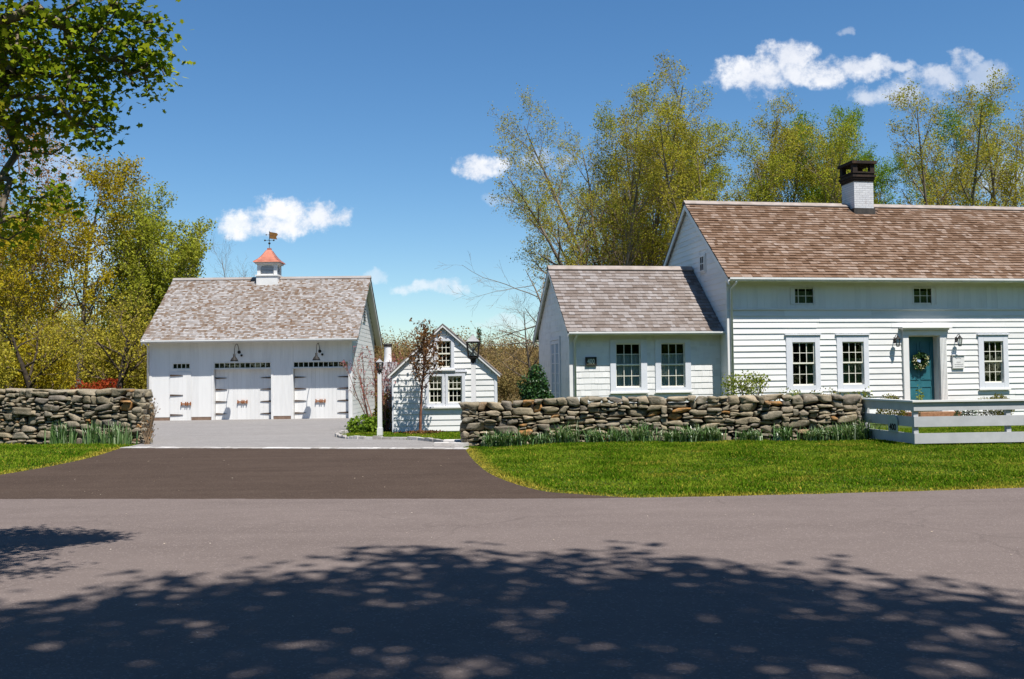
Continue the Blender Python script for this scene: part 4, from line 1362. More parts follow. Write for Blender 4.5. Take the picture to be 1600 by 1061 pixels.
def strap_hinge(mb, u, z, s, v, L_=.37):
    mb.prism([(u, z - .03), (u + s * .05, z - .032), (u + s * L_ * .8, z - .014), (u + s * L_, z), (u + s * L_ * .8, z + .014), (u + s * .05, z + .032), (u, z + .03)], 'y', v - .03, v - .001)


def latch(mb, u, z, v):
    mb.box(u - .22, u + .22, v - .055, v - .03, z - .03, z + .03)
    for k in (-.2, -.02, .06, .19):
        mb.box(u + k - .016, u + k + .016, v - .075, v - .002, z - .075, z + .085)
for d_ in DO:
    mb = MB(); n = 13; a, b = d_[0] + .012, d_[1] - .012
    for i in range(n):
        mb.box(a + (b - a) * i / n + .0015, a + (b - a) * (i + 1) / n - .0015, .22, .25, -.06, 2.155)
    mb.box(a, b, .2501, .27, -.06, 2.155)
    gd = mb.build('garage_door', MAT['vboard'], garage)
    for z in (1.78, 1.29, .77, .25):
        for uu, s_ in ((a + .01, 1), (b - .01, -1)):
            mb = MB(); strap_hinge(mb, uu, z, s_, .22, .50); mb.build('hinge', MAT['hinge'], gd)
    mb = MB(); latch(mb, (a + b) / 2 - .05, .75, .22); mb.build('handle', MAT['rust'], gd)
mb = MB()
for i in range(5):
    mb.box(.88 + .894 * i / 5 + .0015, .88 + .894 * (i + 1) / 5 - .0015, -.045, -.0005, -.04, 2.055)
pd = mb.build('side_door', MAT['vboard'], garage)
for z in (1.92, 1.08, .24):
    mb = MB(); strap_hinge(mb, .885, z, 1, -.045, .56); mb.build('hinge', MAT['hinge'], pd)
mb = MB(); latch(mb, 1.58, .70, -.045); mb.build('handle', MAT['rust'], pd)
mb = MB()
spg = lambda z: (max(.1, 3.5 - (6.40 - z - .10) / .735), min(6.95, 3.5 + (6.40 - z - .10) / .735))
RGT = lambda u, v, z: (GU - v, u, z)
clapboards(mb, .1, 7.0, .0, 6.3, .19, [], 9, span=spg, flip=RGT, butt=.011)
mb.build('gable_clapboards', MAT['board'], garage)
mb = MB()
for (a, b, c, e) in ((3.1, 3.9, 4.3, 5.2),):
    mb.hexa([RGT(a, -.04, c), RGT(b, -.04, c), RGT(b, 0, c), RGT(a, 0, c), RGT(a, -.04, e), RGT(b, -.04, e), RGT(b, 0, e), RGT(a, 0, e)])
gv = mb.build('gable_vent', MAT['white'], garage)
mb = MB()
for k in range(6):
    z = 4.36 + k * .13; mb.hexa([RGT(3.18, -.055, z), RGT(3.82, -.055, z), RGT(3.82, -.041, z), RGT(3.18, -.041, z), RGT(3.18, -.055, z + .07), RGT(3.82, -.055, z + .07), RGT(3.82, -.041, z + .07), RGT(3.18, -.041, z + .07)])
mb.build('slats', MAT['lead'], gv)
mb = MB()
rake_board(mb, GU + .285, GU + .32, GE, GR, GB, h=.17); rake_board(mb, GU + .02, GU + .285, GE, GR, GB, h=.04, drop=.062)
mb.build('rake_trim', MAT['white'], garage); mb = MB()
rake_board(mb, -.165, -.13, GE, GR, GB, h=.17); rake_board(mb, -.13, -.02, GE, GR, GB, h=.04, drop=.062)
mb.build('rake_trim', MAT['white'], garage)
MB().box(-.13, GU + .30, GE[0] + .04, -.051, 3.301, 3.322).build('soffit', MAT['soffit'], garage)
MB().box(-.16, GU + .34, GE[0] + .005, GE[0] + .04, 3.29, 3.405).build('fascia', MAT['white'], garage)
gutter(garage, -.16, GU + .34, GE[0] - .095, 3.405, .1, .09)
downspout(garage, -.06, -.03, 0, 3.3, GE[0] - .05, .038)
mb = MB(); roof_deck(mb, -.17, GU + .35, GE, GR, GB)
groof = mb.build('roof', MAT['roofdark'], garage)
mb = MB(); roof_shingles(mb, -.18, GU + .36, GE, GR, .118, 55, width=(.07, .16), thick=.018, jag=.012)
mb.build('shingles', MAT['mixcedar'], groof)
mb = MB()
mb.hexa([(-.18, 3.36, 6.325), (GU + .36, 3.36, 6.325), (GU + .36, 3.5, 6.435), (-.18, 3.5, 6.435), (-.18, 3.35, 6.35), (GU + .36, 3.35, 6.35), (GU + .36, 3.5, 6.465), (-.18, 3.5, 6.465)])
mb.hexa([(-.18, 3.5005, 6.435), (GU + .36, 3.5005, 6.435), (GU + .36, 3.64, 6.325), (-.18, 3.64, 6.325), (-.18, 3.5005, 6.465), (GU + .36, 3.5005, 6.465), (GU + .36, 3.65, 6.35), (-.18, 3.65, 6.35)])
mb.build('ridge_cap', MAT['mixcedar'], groof)
# cupola, centre u, v
cu, cv = 4.28, 3.5
def sq(mb, h, z0, z1): return mb.box(cu - h, cu + h, cv - h, cv + h, z0, z1)
mb = MB(); sq(mb, .49, 6.0, 6.46); sq(mb, .53, 6.461, 6.52)
cup = mb.build('cupola', MAT['white'], garage)
mb = MB()
for a in (-1, 1):
    for b in (-1, 1):
        mb.box(cu + a * .38 - .075, cu + a * .38 + .075, cv + b * .38 - .075, cv + b * .38 + .075, 6.521, 7.02)
    mb.prism([(cu - .305, 7.02), (cu - .305, 6.86)] + [(cu + .305 * cos(pi - k * pi / 10), 6.86 + .12 * sin(k * pi / 10)) for k in range(1, 10)] + [(cu + .305, 6.86), (cu + .305, 7.02)], 'y', cv + a * .40 - .03, cv + a * .40 + .03)
    mb.prism([(cv - .305, 7.02), (cv - .305, 6.86)] + [(cv + .305 * cos(pi - k * pi / 10), 6.86 + .12 * sin(k * pi / 10)) for k in range(1, 10)] + [(cv + .305, 6.86), (cv + .305, 7.02)], 'x', cu + a * .40 - .03, cu + a * .40 + .03)
sq(mb, .54, 7.0205, 7.10)
mb.build('frame', MAT['white'], cup)
mb = MB()
for k in range(7):
    z = 6.53 + k * .066
    for s in (-1, 1):
        mb.hexa([(cu - .304, cv + s * .41, z), (cu + .304, cv + s * .41, z), (cu + .304, cv + s * .36, z + .045), (cu - .304, cv + s * .36, z + .045), (cu - .304, cv + s * .41, z + .012), (cu + .304, cv + s * .41, z + .012), (cu + .304, cv + s * .36, z + .057), (cu - .304, cv + s * .36, z + .057)])
        mb.hexa([(cu + s * .41, cv - .304, z), (cu + s * .41, cv + .304, z), (cu + s * .36, cv + .304, z + .045), (cu + s * .36, cv - .304, z + .045), (cu + s * .41, cv - .304, z + .012), (cu + s * .41, cv + .304, z + .012), (cu + s * .36, cv + .304, z + .057), (cu + s * .36, cv - .304, z + .057)])
mb.build('louvre', MAT['white'], cup)
MB().box(cu - .34, cu + .34, cv - .34, cv + .34, 6.525, 7.01).build('dark_interior', MAT['lead'], cup)
mb = MB()
prof = [(.62, 7.10), (.60, 7.13), (.45, 7.24), (.33, 7.37), (.22, 7.53), (.12, 7.69), (.09, 7.72), (.085, 7.80), (.0, 7.81)]
for (h0, z0), (h1, z1) in zip(prof[:-1], prof[1:]):
    for k in range(4):
        c0 = [(-h0, -h0), (h0, -h0), (h0, h0), (-h0, h0)]; c1 = [(-h1, -h1), (h1, -h1), (h1, h1), (-h1, h1)]; k2 = (k + 1) % 4
        mb.quad((cu + c0[k][0], cv + c0[k][1], z0), (cu + c0[k2][0], cv + c0[k2][1], z0), (cu + c1[k2][0], cv + c1[k2][1], z1), (cu + c1[k][0], cv + c1[k][1], z1))
mb.quad((cu - .62, cv - .62, 7.10), (cu - .62, cv + .62, 7.10), (cu + .62, cv + .62, 7.10), (cu + .62, cv - .62, 7.10))
for k in range(4):
    a = [(-1, -1), (1, -1), (1, 1), (-1, 1)][k]
    mb.tube([(cu + a[0] * h_, cv + a[1] * h_, z_ + .005) for h_, z_ in prof[1:6]], .012, 5)
mb.build('copper_roof', MAT['copper'], cup)
vane = thing('weathervane', 'flag-shaped weathervane on top of the copper cupola', 'weathervane', (gx + cu, gy + cv, 7.81))
mb = MB(); mb.tube([(0, 0, -.02), (0, 0, .80)], .014, 6)
mb.lathe((0, 0, .22), [(.0, -.055), (.045, -.035), (.06, 0), (.045, .035), (.0, .055)], 10)
mb.build('rod', MAT['black'], vane)
mb = MB(); mb.tube([(-.2, 0, .36), (.2, 0, .36)], .009, 5); mb.tube([(0, -.2, .36), (0, .2, .36)], .009, 5)
mb.box(-.24, -.17, -.006, .006, .325, .395); mb.box(.17, .24, -.006, .006, .325, .395)
mb.tube([(-.15, 0, .62), (0, 0, .62)], .008, 5); mb.box(-.17, -.12, -.006, .006, .595, .645)
mb.build('pointer', MAT['black'], vane)
mb = MB(); mb.prism([(.016, .44), (.36, .40), (.32, .52), (.40, .62), (.36, .69), (.016, .76)], 'y', -.008, .008)
mb.build('flag', mat_noise('aged_bronze', [(.3, (.13, .06, .02)), (.5, (.26, .13, .03)), (.7, (.12, .05, .04))], 9, 3, .5, 0, metal=.3), vane)


def barn_light(label, u):
    t = thing('barn_light', label, 'barn light', (gx + u, gy, 2.98), 0, 'barn lights over the garage doors')
    mb = MB(); mb.lathe((0, 0, 0), [(.07, 0), (.07, .02), (.03, .035)], 10)
    pl = mb.build('wall_mount', MAT['black'], t); pl.rotation_euler = (pi / 2, 0, 0); pl.location = (0, -.024, -.10)
    pts = [(0, -.03, -.10)] + [(0, -.05 - .355 * (1 - cos(a)) , -.10 + .34 * sin(a)) for a in np.linspace(.25, pi * .90, 9)] + [(0, -.76, -.22)]
    MB().tube(pts, .014, 6).build('gooseneck', MAT['black'], t, True)
    mb = MB(); mb.lathe((0, -.77, -.53), [(.045, .34), (.05, .24), (.07, .20), (.105, .165), (.15, .085), (.17, .03), (.165, .03), (.14, .08), (.095, .15), (.0, .19)], 20)
    mb.build('lamp_shade', MAT['black'], t, True)
    MB().lathe((0, -.77, -.53), [(.0, .02), (.035, .03), (.05, .07), (.04, .12), (.0, .14)], 12).build('bulb', MAT['white'], t, True)
    mb = MB(); mb.lathe((.11, -.06, -.24), [(.0, -.05), (.045, -.03), (.05, .0), (.04, .035), (.0, .05)], 10)
    mb.build('sensor', MAT['black'], t, True)
barn_light('black gooseneck barn light above the middle garage door', 3.83)
barn_light('black gooseneck barn light above the right garage door', 7.28)


# ================================================================== garden shed
sx, sy = -3.77, 31.0
shed = thing('garden_shed', 'small white clapboard garden shed with a steep gable facing the road', 'shed', (sx, sy, 0))
SW, PK = 3.29, (1.62, 3.33)
EL = 1.84
SH = [((1.167, 1.577, .885, 1.722), (1.05, 1.66, .78, 1.80)), ((1.764, 2.194, .885, 1.722), (1.68, 2.30, .78, 1.80)), ((1.436, 1.867, 1.99, 2.815), (1.33, 1.97, 1.93, 2.90))]
k_l = (PK[1] - EL) / (PK[0] + .0); k_r = (PK[1] - EL) / (SW - PK[0])
mb = MB()
T0 = lambda u, v, z: (u, v, z)
plate(mb, 0.05, SW - .05, 0, EL - .02, [s_[0] for s_ in SH[:2]], 0)
a, b, c, d = SH[2][0]
mb.f.append(tuple(range(len(mb.v), len(mb.v) + 4))); mb.v += [(.05, 0, EL - .02), (a, 0, EL - .02), (a, 0, PK[1] - (PK[0] - a) * k_l - .08), (.05, 0, EL)]
mb.f.append(tuple(range(len(mb.v), len(mb.v) + 4))); mb.v += [(b, 0, EL - .02), (SW - .05, 0, EL - .02), (SW - .05, 0, EL), (b, 0, PK[1] - (b - PK[0]) * k_r - .08)]
mb.quad((a, 0, EL - .02), (b, 0, EL - .02), (b, 0, c), (a, 0, c))
mb.f.append(tuple(range(len(mb.v), len(mb.v) + 5))); mb.v += [(a, 0, d), (b, 0, d), (b, 0, PK[1] - (b - PK[0]) * k_r - .08), (PK[0], 0, PK[1] - .08), (a, 0, PK[1] - (PK[0] - a) * k_l - .08)]
mb.quad((.05, 0, 0), (.05, 4, 0), (.05, 4, EL), (.05, 0, EL)); mb.quad((SW - .05, 0, 0), (SW - .05, 0, EL), (SW - .05, 4, EL), (SW - .05, 4, 0))
mb.v += [(.05, 4, 0), (SW - .05, 4, 0), (SW - .05, 4, EL), (PK[0], 4, PK[1] - .06), (.05, 4, EL)]; i = len(mb.v) - 5; mb.f.append((i, i + 1, i + 2, i + 3, i + 4))
mb.build('wall', MAT['white'], shed)
mb = MB()
sps = lambda z: (max(.07, PK[0] - (PK[1] - .13 - z) / k_l), min(SW - .09, PK[0] + (PK[1] - .13 - z) / k_r))
clapboards(mb, .07, SW - .09, .02, 3.2, .172, [s_[1] for s_ in SH], 12, span=sps, joints=False, butt=.026)
LS = lambda u, v, z: (.05 + v, 4 - u, z)
clapboards(mb, 0, 4, .02, EL - .1, .172, [], 13, flip=LS)
mb.build('clapboards', MAT['board'], shed)
mb = MB(); mb.cbox(SW - .09, SW + .0, -.03, 0, 0, EL - .06, .005); mb.box(.02, .07, -.03, 0, 0, EL - .06)
mb.cbox(1.0, 2.36, -.06, 0, 1.835, 1.90, .006)
mb.build('trim', MAT['trim'], shed)
mb = MB()
def shed_slope(mb, y0, y1, t0, t1, ex=.12):
    for (x0, z0, x1, z1) in ((-ex, EL - ex * k_l, PK[0], PK[1]), (SW + ex, EL - ex * k_r, PK[0], PK[1])):
        mb.hexa([(x0, y0, z0 + t0), (x1, y0, z1 + t0), (x1, y1, z1 + t0), (x0, y1, z0 + t0), (x0, y0, z0 + t1), (x1, y0, z1 + t1), (x1, y1, z1 + t1), (x0, y1, z0 + t1)])
shed_slope(mb, -.12, 4.1, -.005, .03)
rs = mb.build('roof', MAT['greycedar'], shed)
mb = MB(); shed_slope(mb, -.11, -.08, -.085, -.006, .10); mb.build('rake_trim', MAT['white'], shed)
for k, (s, c) in enumerate(SH):
    sash_window(shed, s, c, 3, 2, sill=(k != 1 and k != 0), cap=False, casing='trim')
MB().cbox(1.0, 2.36, -.10, -.0, .72, .778, .006).build('sill', MAT['white'], shed)
mb = MB(); mb.box(-.62, -.08, 1.8, 2.3, 0, 2.22); ch = mb.build('chimney', MAT['brick'], shed)
mb = MB(); mb.lathe((-.36, 2.05, 2.22), [(.13, 0), (.115, .48), (.12, .50), (.0, .502)], 12); mb.build('flue', MAT['white'], ch)
mb = MB(); mb.lathe((-.36, 2.05, 2.73), [(.13, .0), (.135, .05), (.15, .07), (.135, .09), (.0, .11)], 12); mb.build('flue_cap', MAT['lead'], ch)


# ================================================================== lamp posts
def lamp_post(label, x, y, h, s, post_w):
    z0 = float(H(x, y))
    t = thing('lamp_post', label, 'lamp post', (x, y, z0), 0, 'lamp posts by the drive')
    ph = h - s
    mb = MB(); w0, w1 = post_w / 2, post_w / 2 * .85
    mb.box(-w0 * 1.25, w0 * 1.25, -w0 * 1.25, w0 * 1.25, -.05, .22)
    mb.hexa([(-w0, -w0, .22), (w0, -w0, .22), (w0, w0, .22), (-w0, w0, .22), (-w1, -w1, ph), (w1, -w1, ph), (w1, w1, ph), (-w1, w1, ph)])
    mb.build('post', MAT['white'], t)
    mb = MB(); b0, b1 = .165 * s, .225 * s                     # lantern half widths, bottom and top
    mb.lathe((0, 0, ph), [(w1 * 1.25, -.03), (w1 * 1.3, .06 * s), (.11 * s, .12 * s), (b0 * 1.15, .20 * s), (b0 * 1.2, .235 * s), (0, .24 * s)], 8)
    zt = ph + .72 * s; zb = ph + .16 * s
    for a in (-1, 1):
        for b in (-1, 1):
            mb.tube([(a * b0, b * b0, zb), (a * b1, b * b1, zt)], .034 * s, 4)
            mb.tube([(a * b0, b * b0 * -1, zb), (a * b0, b * b0 * .98, zb)], .016 * s, 4)
        mb.tube([(a * b1, -b1, zt), (a * b1, b1, zt)], .034 * s, 4); mb.tube([(-b1, a * b1, zt), (b1, a * b1, zt)], .034 * s, 4); mb.tube([(-b0, a * b0, zb), (b0, a * b0, zb)], .018 * s, 4)
        mb.tube([(-b0, a * b0, zb), (b1, a * b1, zt)], .013 * s, 4); mb.tube([(b0, a * b0, zb), (-b1, a * b1, zt)], .013 * s, 4)
    mb.build('frame', MAT['black'], t)
    mb = MB(); hh = b1 * 1.08
    for k in range(4):
        c = [(-hh, -hh), (hh, -hh), (hh, hh), (-hh, hh)]; k2 = (k + 1) % 4
        mb.quad((c[k][0], c[k][1], zt + .02 * s), (c[k2][0], c[k2][1], zt + .02 * s), (c[k2][0] * .08, c[k2][1] * .08, zt + .26 * s), (c[k][0] * .08, c[k][1] * .08, zt + .26 * s))
    mb.quad((-hh, -hh, zt + .02 * s), (-hh, hh, zt + .02 * s), (hh, hh, zt + .02 * s), (hh, -hh, zt + .02 * s))
    mb.lathe((0, 0, zt + .25 * s), [(.03 * s, 0), (.04 * s, .02 * s), (.0, .05 * s)], 6)
    mb.build('cap', MAT['lead_grey'], t)
    mb = MB()
    for k in range(4):
        c0 = [(-b0, -b0), (b0, -b0), (b0, b0), (-b0, b0)]; c1 = [(-b1, -b1), (b1, -b1), (b1, b1), (-b1, b1)]; k2 = (k + 1) % 4; q = .97
        mb.quad((c0[k][0] * q, c0[k][1] * q, zb), (c0[k2][0] * q, c0[k2][1] * q, zb), (c1[k2][0] * q, c1[k2][1] * q, zt), (c1[k][0] * q, c1[k][1] * q, zt))
    mb.build('glass', MAT['glass'], t)
    mb = MB(); mb.lathe((0, 0, ph + .16 * s), [(.03 * s, 0), (.03 * s, .2 * s), (.05 * s, .26 * s), (.04 * s, .36 * s), (0, .40 * s)], 8)
    mb.build('bulb', MAT['white'], t)
MAT['lead_grey'] = mat_noise('grey_metal_cap', [(.3, (.20, .20, .20)), (.7, (.32, .32, .32))], 9, 3, .5, 0.1)
lamp_post('white lamp post on the grass bed beside the flowering shrub', -3.92, 29.4, 2.26, .42, .125)
lamp_post('white lamp post with large lantern standing behind the stone wall', -1.01, 25.8, 2.78, .72, .13)


# ================================================================== white board fence
FC = Vector((8.66, 21.55)); FL = Vector((8.27, 24.05)); FR = Vector((16.5, 21.95))
fence = thing('board_fence', 'white three-board fence with flat cap rail on the right, turning back to the stone wall', 'fence', (0, 0, 0))
def rail(mb, A, B, off, t, z0, z1, ext0=0, ext1=0):
    d = (B - A).normalized(); n = Vector((d.y, -d.x)); A = A - d * ext0; B = B + d * ext1
    g0, g1 = float(H(*A)), float(H(*B))
    p = [A + n * off, B + n * off, B + n * (off - t), A + n * (off - t)]
    mb.hexa([(p[0].x, p[0].y, g0 + z0), (p[1].x, p[1].y, g1 + z0), (p[2].x, p[2].y, g1 + z0), (p[3].x, p[3].y, g0 + z0), (p[0].x, p[0].y, g0 + z1), (p[1].x, p[1].y, g1 + z1), (p[2].x, p[2].y, g1 + z1), (p[3].x, p[3].y, g0 + z1)])
LV = [(.04, .26), (.40, .62), (.745, .93)]
for z0, z1 in LV:
    mb = MB(); rail(mb, FC, FR, 0, .03, z0, z1); mb.build('rail', MAT['fence'], fence)
    mb = MB(); rail(mb, FL, FC, 0, .03, z0, z1, 0, -.002); mb.build('rail', MAT['fence'], fence)
mb = MB(); rail(mb, FC, FR, .045, .17, .932, .972, .045); mb.build('cap_rail', MAT['white'], fence)
mb = MB(); rail(mb, FL, FC, .045, .17, .931, .971, .05, -.05); mb.build('cap_rail', MAT['white'], fence)
for A, B, s in ((FC, FR, .06), (FC, FR, 2.12), (FC, FR, 4.3), (FC, FR, 6.6), (FL, FC, .35)):
    d = (B - A).normalized(); n = Vector((d.y, -d.x)); c = A + d * s - n * .085; g = float(H(*c))
    MB().box(c.x - .05, c.x + .05, c.y - .05, c.y + .05, g - .1, g + .93).build('post', MAT['fence'], fence)
d = (FC - FL).normalized(); n = Vector((d.y, -d.x)); c = FL + d * 1.72 + n * .02
t = thing('number_board', 'small arched board painted 400 on the shaded side of the fence', 'sign', (c.x, c.y, float(H(*c)) + .42), atan2(d.y, d.x))
mb = MB(); mb.prism([(-.19, -.17), (.19, -.17), (.19, .08)] + [(.19 * cos(a), .08 + .13 * sin(a)) for a in np.linspace(.2, pi - .2, 9)] + [(-.19, .08)], 'y', -.02, .0)
mb.build('board', mat_noise('grey_green_board', [(.3, (.36, .42, .38)), (.7, (.43, .48, .43))], 9, 2, .6, 0), t)
text_mesh('digits', '400', .20, MAT['black'], t, (0, -.023, -.07), (pi / 2, 0, 0), .003, .006, .95)


# ================================================================== plants near the walls and houses
def blades(name, n, r, h0, h1, wd, mat, parent, rng, arch=.45, center=None):
    V = []; Fq = []
    base = rng.normal(0, 1, (n, 2)) * np.array([r, r * .45]) if center is None else center
    for i in range(n):
        h = rng.uniform(h0, h1); az = rng.uniform(0, 6.28); a = arch * rng.uniform(.2, 1.3)
        d = np.array([cos(az), sin(az)]); sd_ = np.array([-d[1], d[0]])
        k0 = len(V)
        for j in range(5):
            t = j / 4
            p = base[i] + d * h * a * t * t
            z = h * (t - .28 * a * t ** 3 * (1.8 if rng.random() < .3 else 1))
            w_ = wd * (1 - .85 * t ** 2) * .5
            V += [(p[0] - sd_[0] * w_, p[1] - sd_[1] * w_, z), (p[0] + sd_[0] * w_, p[1] + sd_[1] * w_, z)]
        for j in range(4):
            q = k0 + 2 * j; Fq.append((q, q + 1, q + 3, q + 2))
    return fast_mesh(name, np.array(V), np.array(Fq), 4, MAT[mat], parent)


def along(A, B, t, off):
    d = Vector((B[0] - A[0], B[1] - A[1])); n = Vector((d.y, -d.x)).normalized()
    return A[0] + d.x * t + n.x * off, A[1] + d.y * t + n.y * off
k = 0
spots = [(.085, .22), (.135, .20), (.205, .16), (.265, .24), (.335, .17), (.40, .26), (.455, .22), (.53, .17), (.585, .25), (.635, .15), (.72, .2), (.80, .14), (.875, .17), (.93, .24), (.982, .30)]
ORD = ['leftmost', 'second', 'third', 'fourth', 'fifth', 'sixth', 'seventh', 'eighth', 'ninth', 'tenth', 'eleventh', 'twelfth', 'thirteenth', 'fourteenth', 'last']
for (t_, r_) in spots:
    rng = np.random.default_rng(100 + k)
    x, y = along(*WALL_R, t_, .20)
    w0 = 'daffodil leaves under the long stone wall, ' + (ORD[k] + ' clump from its left end' if 0 < k < 14 else ('leftmost clump' if k == 0 else 'last clump, beside the white fence'))
    cl = thing('daffodil_clump', w0, 'daffodils', (x, y, float(H(x, y)) - .02), 0, 'daffodil clumps along the right wall')
    blades('leaves', int(165 * r_ / .25), r_ * .72, .22, (.30 + r_ * .95) * (1 + .25 * np.sin(k * 2.4)), .028, 'blade', cl, rng, .75)
    k += 1
for i_, (t_, r_, lab) in enumerate([(.775, .17, 'clump of daffodil leaves farthest left along the left stone wall'), (.88, .16, 'clump of daffodil leaves in the middle of the left stone wall'), (.945, .2, 'clump of daffodil leaves by the drive end of the left stone wall')]):
    rng = np.random.default_rng(140 + i_)
    x, y = along(*WALL_L, t_, .24)
    cl = thing('daffodil_clump', lab, 'daffodils', (x, y, float(H(x, y)) - .02), 0, 'daffodil clumps along the left wall')
    blades('leaves', 110, r_, .35, .72, .036, 'blade', cl, rng, .3)


def bush(name, label, cat, x, y, blobs, n, mat, size, seed, stems=7, group=None, shape='diamond', shell=.5, z=None, lump=7):
    """a leafy shrub: leaves spread through lumpy blobs (dx,dy,dz,rx,ry,rz), thin stems inside"""
    rng = np.random.default_rng(seed)
    z0 = float(H(x, y)) if z is None else z
    t = thing(name, label, cat, (x, y, z0), 0, group)
    C = []
    tot = sum(b[3] * b[4] * b[5] for b in blobs)
    for (a, b, c, rx, ry, rz) in blobs:
        m = int(n * rx * ry * rz / tot)
        d = rng.normal(size=(m, 3)); d /= np.linalg.norm(d, axis=1)[:, None]
        kk = rng.normal(0, 2.2, (lump, 3)); ph = rng.uniform(0, 6.28, lump)
        bump = 1 + .16 * sum(np.sin(d @ kk[i] + ph[i]) for i in range(lump)) / sqrt(lump) * 1.4
        rad = rng.uniform(shell, 1, m) ** .6 * bump
        C.append(np.array([a, b, c]) + d * rad[:, None] * np.array([rx, ry, rz]))
    C = np.concatenate(C); C = C[C[:, 2] > .01]
    leaves('foliage', C, size, MAT[mat], t, rng, shape)
    if stems:
        mb = MB()
        for i in range(stems):
            q = C[rng.integers(len(C))]
            mb.tube([(rng.normal(0, .04), rng.normal(0, .04), -.05), (q[0] * .45, q[1] * .45, q[2] * .5), tuple(q)], [.018, .012, .005], 4, cap=False)
        mb.build('stems', MAT['twig'], t)
    return t


bush('evergreen_shrub', 'dense dark green cone-shaped shrub standing left of the shingled wing', 'shrub', .63, 27.4, [(0, 0, .75, .52, .5, .7), (-.02, 0, 1.2, .40, .38, .55), (.0, 0, 1.58, .22, .22, .38)], 5600, 'leaf_dark', .085, 1)
bush('yellow_green_shrub', 'airy yellow-green shrub at the corner between the wing and the house', 'shrub', 6.72, 28.4, [(-.05, 0, 1.25, .62, .45, .38), (.3, 0, 1.4, .35, .3, .25), (-.5, 0, 1.1, .3, .3, .5)], 1200, 'leaf_yellowgreen', .075, 2, stems=26, shell=.1)
for i_, (x, y, lab) in enumerate([(7.75, 28.2, 'low sparse green plant under the left window of the house'), (8.75, 28.0, 'low rusty green plant between the two left windows of the house'), (9.7, 28.1, 'low sparse plant behind the right end of the stone wall')]):
    bush('low_plant', lab, 'plant', x, y, [(0, 0, .85, .5, .3, .26), (.25, 0, .95, .2, .2, .2)], 200, 'leaf_yellowgreen' if i_ != 1 else 'leaf_box', .07, 20 + i_, stems=22, shell=.05)
bush('box_shrub', 'rounded olive-topped box shrub left of the front door behind the fence', 'shrub', 11.15, 29.3, [(0, 0, .46, .44, .38, .40)], 2600, 'leaf_box', .05, 31)
bush('box_shrub', 'rounded olive-topped box shrub under the window right of the front door', 'shrub', 14.28, 29.4, [(0, 0, .48, .46, .38, .44)], 2600, 'leaf_box', .05, 32)
bush('dark_shrub', 'low dark shrub beside the front step behind the fence', 'shrub', 13.1, 28.9, [(0, 0, .30, .30, .26, .28)], 900, 'leaf_dark', .05, 33)
bush('slender_plant', 'slender green plant standing in front of the teal door', 'plant', 11.75, 28.8, [(0, 0, .72, .12, .12, .46)], 90, 'leaf_yellowgreen', .07, 34, stems=6, shell=.05)
bush('wall_rose', 'straggly twiggy rose at the drive end of the left stone wall', 'plant', -9.72, 26.55, [(0, 0, .45, .30, .2, .45), (.1, 0, 1.0, .2, .2, .3)], 120, 'leaf_bronze', .06, 35, stems=30, shell=.05)
bush('ground_cover', 'low bright green ground cover at the foot of the flowering shrub', 'plant', -4.75, 31.6, [(0, 0, .16, .55, .4, .30), (.35, 0, .2, .3, .3, .3)], 1300, 'leaf_green', .11, 36, stems=0)
bush('olive_bush', 'olive green bush behind the left lamp post', 'shrub', -4.25, 32.6, [(0, 0, .55, .38, .35, .62), (.1, 0, 1.05, .22, .2, .3)], 800, 'leaf_box', .09, 37, stems=16, shell=.1)
tt = thing('hoop_edging', 'low wire hoop edging in the grass behind the fence', 'garden edging', (13.35, 28.6, float(H(12.95, 28.6))), .1)
mb = MB()
for i_ in range(5):
    c = -.4 + i_ * .17
    mb.tube([(c + .15 * cos(a), 0.008 * (i_ % 2), .22 + .15 * sin(a)) for a in np.linspace(0, pi, 11)], .010, 5)
    for s_ in (-1, 1): mb.tube([(c + s_ * .15, 0.008 * (i_ % 2), -.05), (c + s_ * .15, 0.008 * (i_ % 2), .22)], .010, 5)
mb.build('hoops', MAT['black'], tt)

# young tree on the bed in front of the shed
make_tree('young_tree', 'slim young tree with sparse bronze leaves standing in front of the garden shed', 'tree', (-2.81, 30.2, 0), 77,
          [dict(seg=7, wob=.03, len=2.7, r=.048, tip=.3), dict(n=20, t0=.48, t1=.99, ang=38, len=1.35, seg=5, wob=.07, up=.13, rr=.5, short=.35), dict(n=6, t0=.3, ang=34, len=.5, seg=3, wob=.1, up=.1, rr=.5, rmax=.008)],
          'leaf_bronze', 9, .085, .06, (0,), (1, 2), 'redtwig', 'redtwig', (1, 2))
rng = np.random.default_rng(5)
q = rng.normal(0, .3, (260, 2)); lc = np.stack([-2.75 + q[:, 0], 30.2 + q[:, 1] * .7, .03 + rng.uniform(0, .04, 260)], 1)
tag(leaves('mulch', lc, .09, MAT['leaf_bronze'], None, rng), 'ring of red-brown mulch under the young tree', 'mulch', kind='stuff')
for (x, y, sd_, lab, ht) in ((-4.62, 33.0, 5, 'leggy flowering shrub with red stems and pink buds beside the garage corner', 2.7), (-3.98, 32.0, 8, 'leggy reddish shrub with pink buds against the left corner of the garden shed', 2.2)):
    t = thing('flowering_shrub', lab, 'shrub', (x, y, 0))
    rng = np.random.default_rng(sd_)
    br = grow(rng, [dict(n=9, ang=24, foot=.06, seg=6, wob=.06, up=.03, len=ht, r=.022, tip=.3), dict(n=6, t0=.25, ang=30, len=.75, seg=4, wob=.08, up=.1, rr=.6), dict(n=3, t0=.3, ang=35, len=.25, seg=2, wob=.1, rr=.6)])
    wood_mesh('stems', br, (0, 1, 2), MAT['redtwig'], t, (6, 4, 3, 3, 3))
    leaves('blossoms', tip_points(rng, br, (1, 2), 3.6, .03), .055, MAT['petal'], t, rng)
    leaves('young_leaves', tip_points(rng, br, (1, 2), .7, .03), .06, MAT['leaf_bronze'], t, rng)

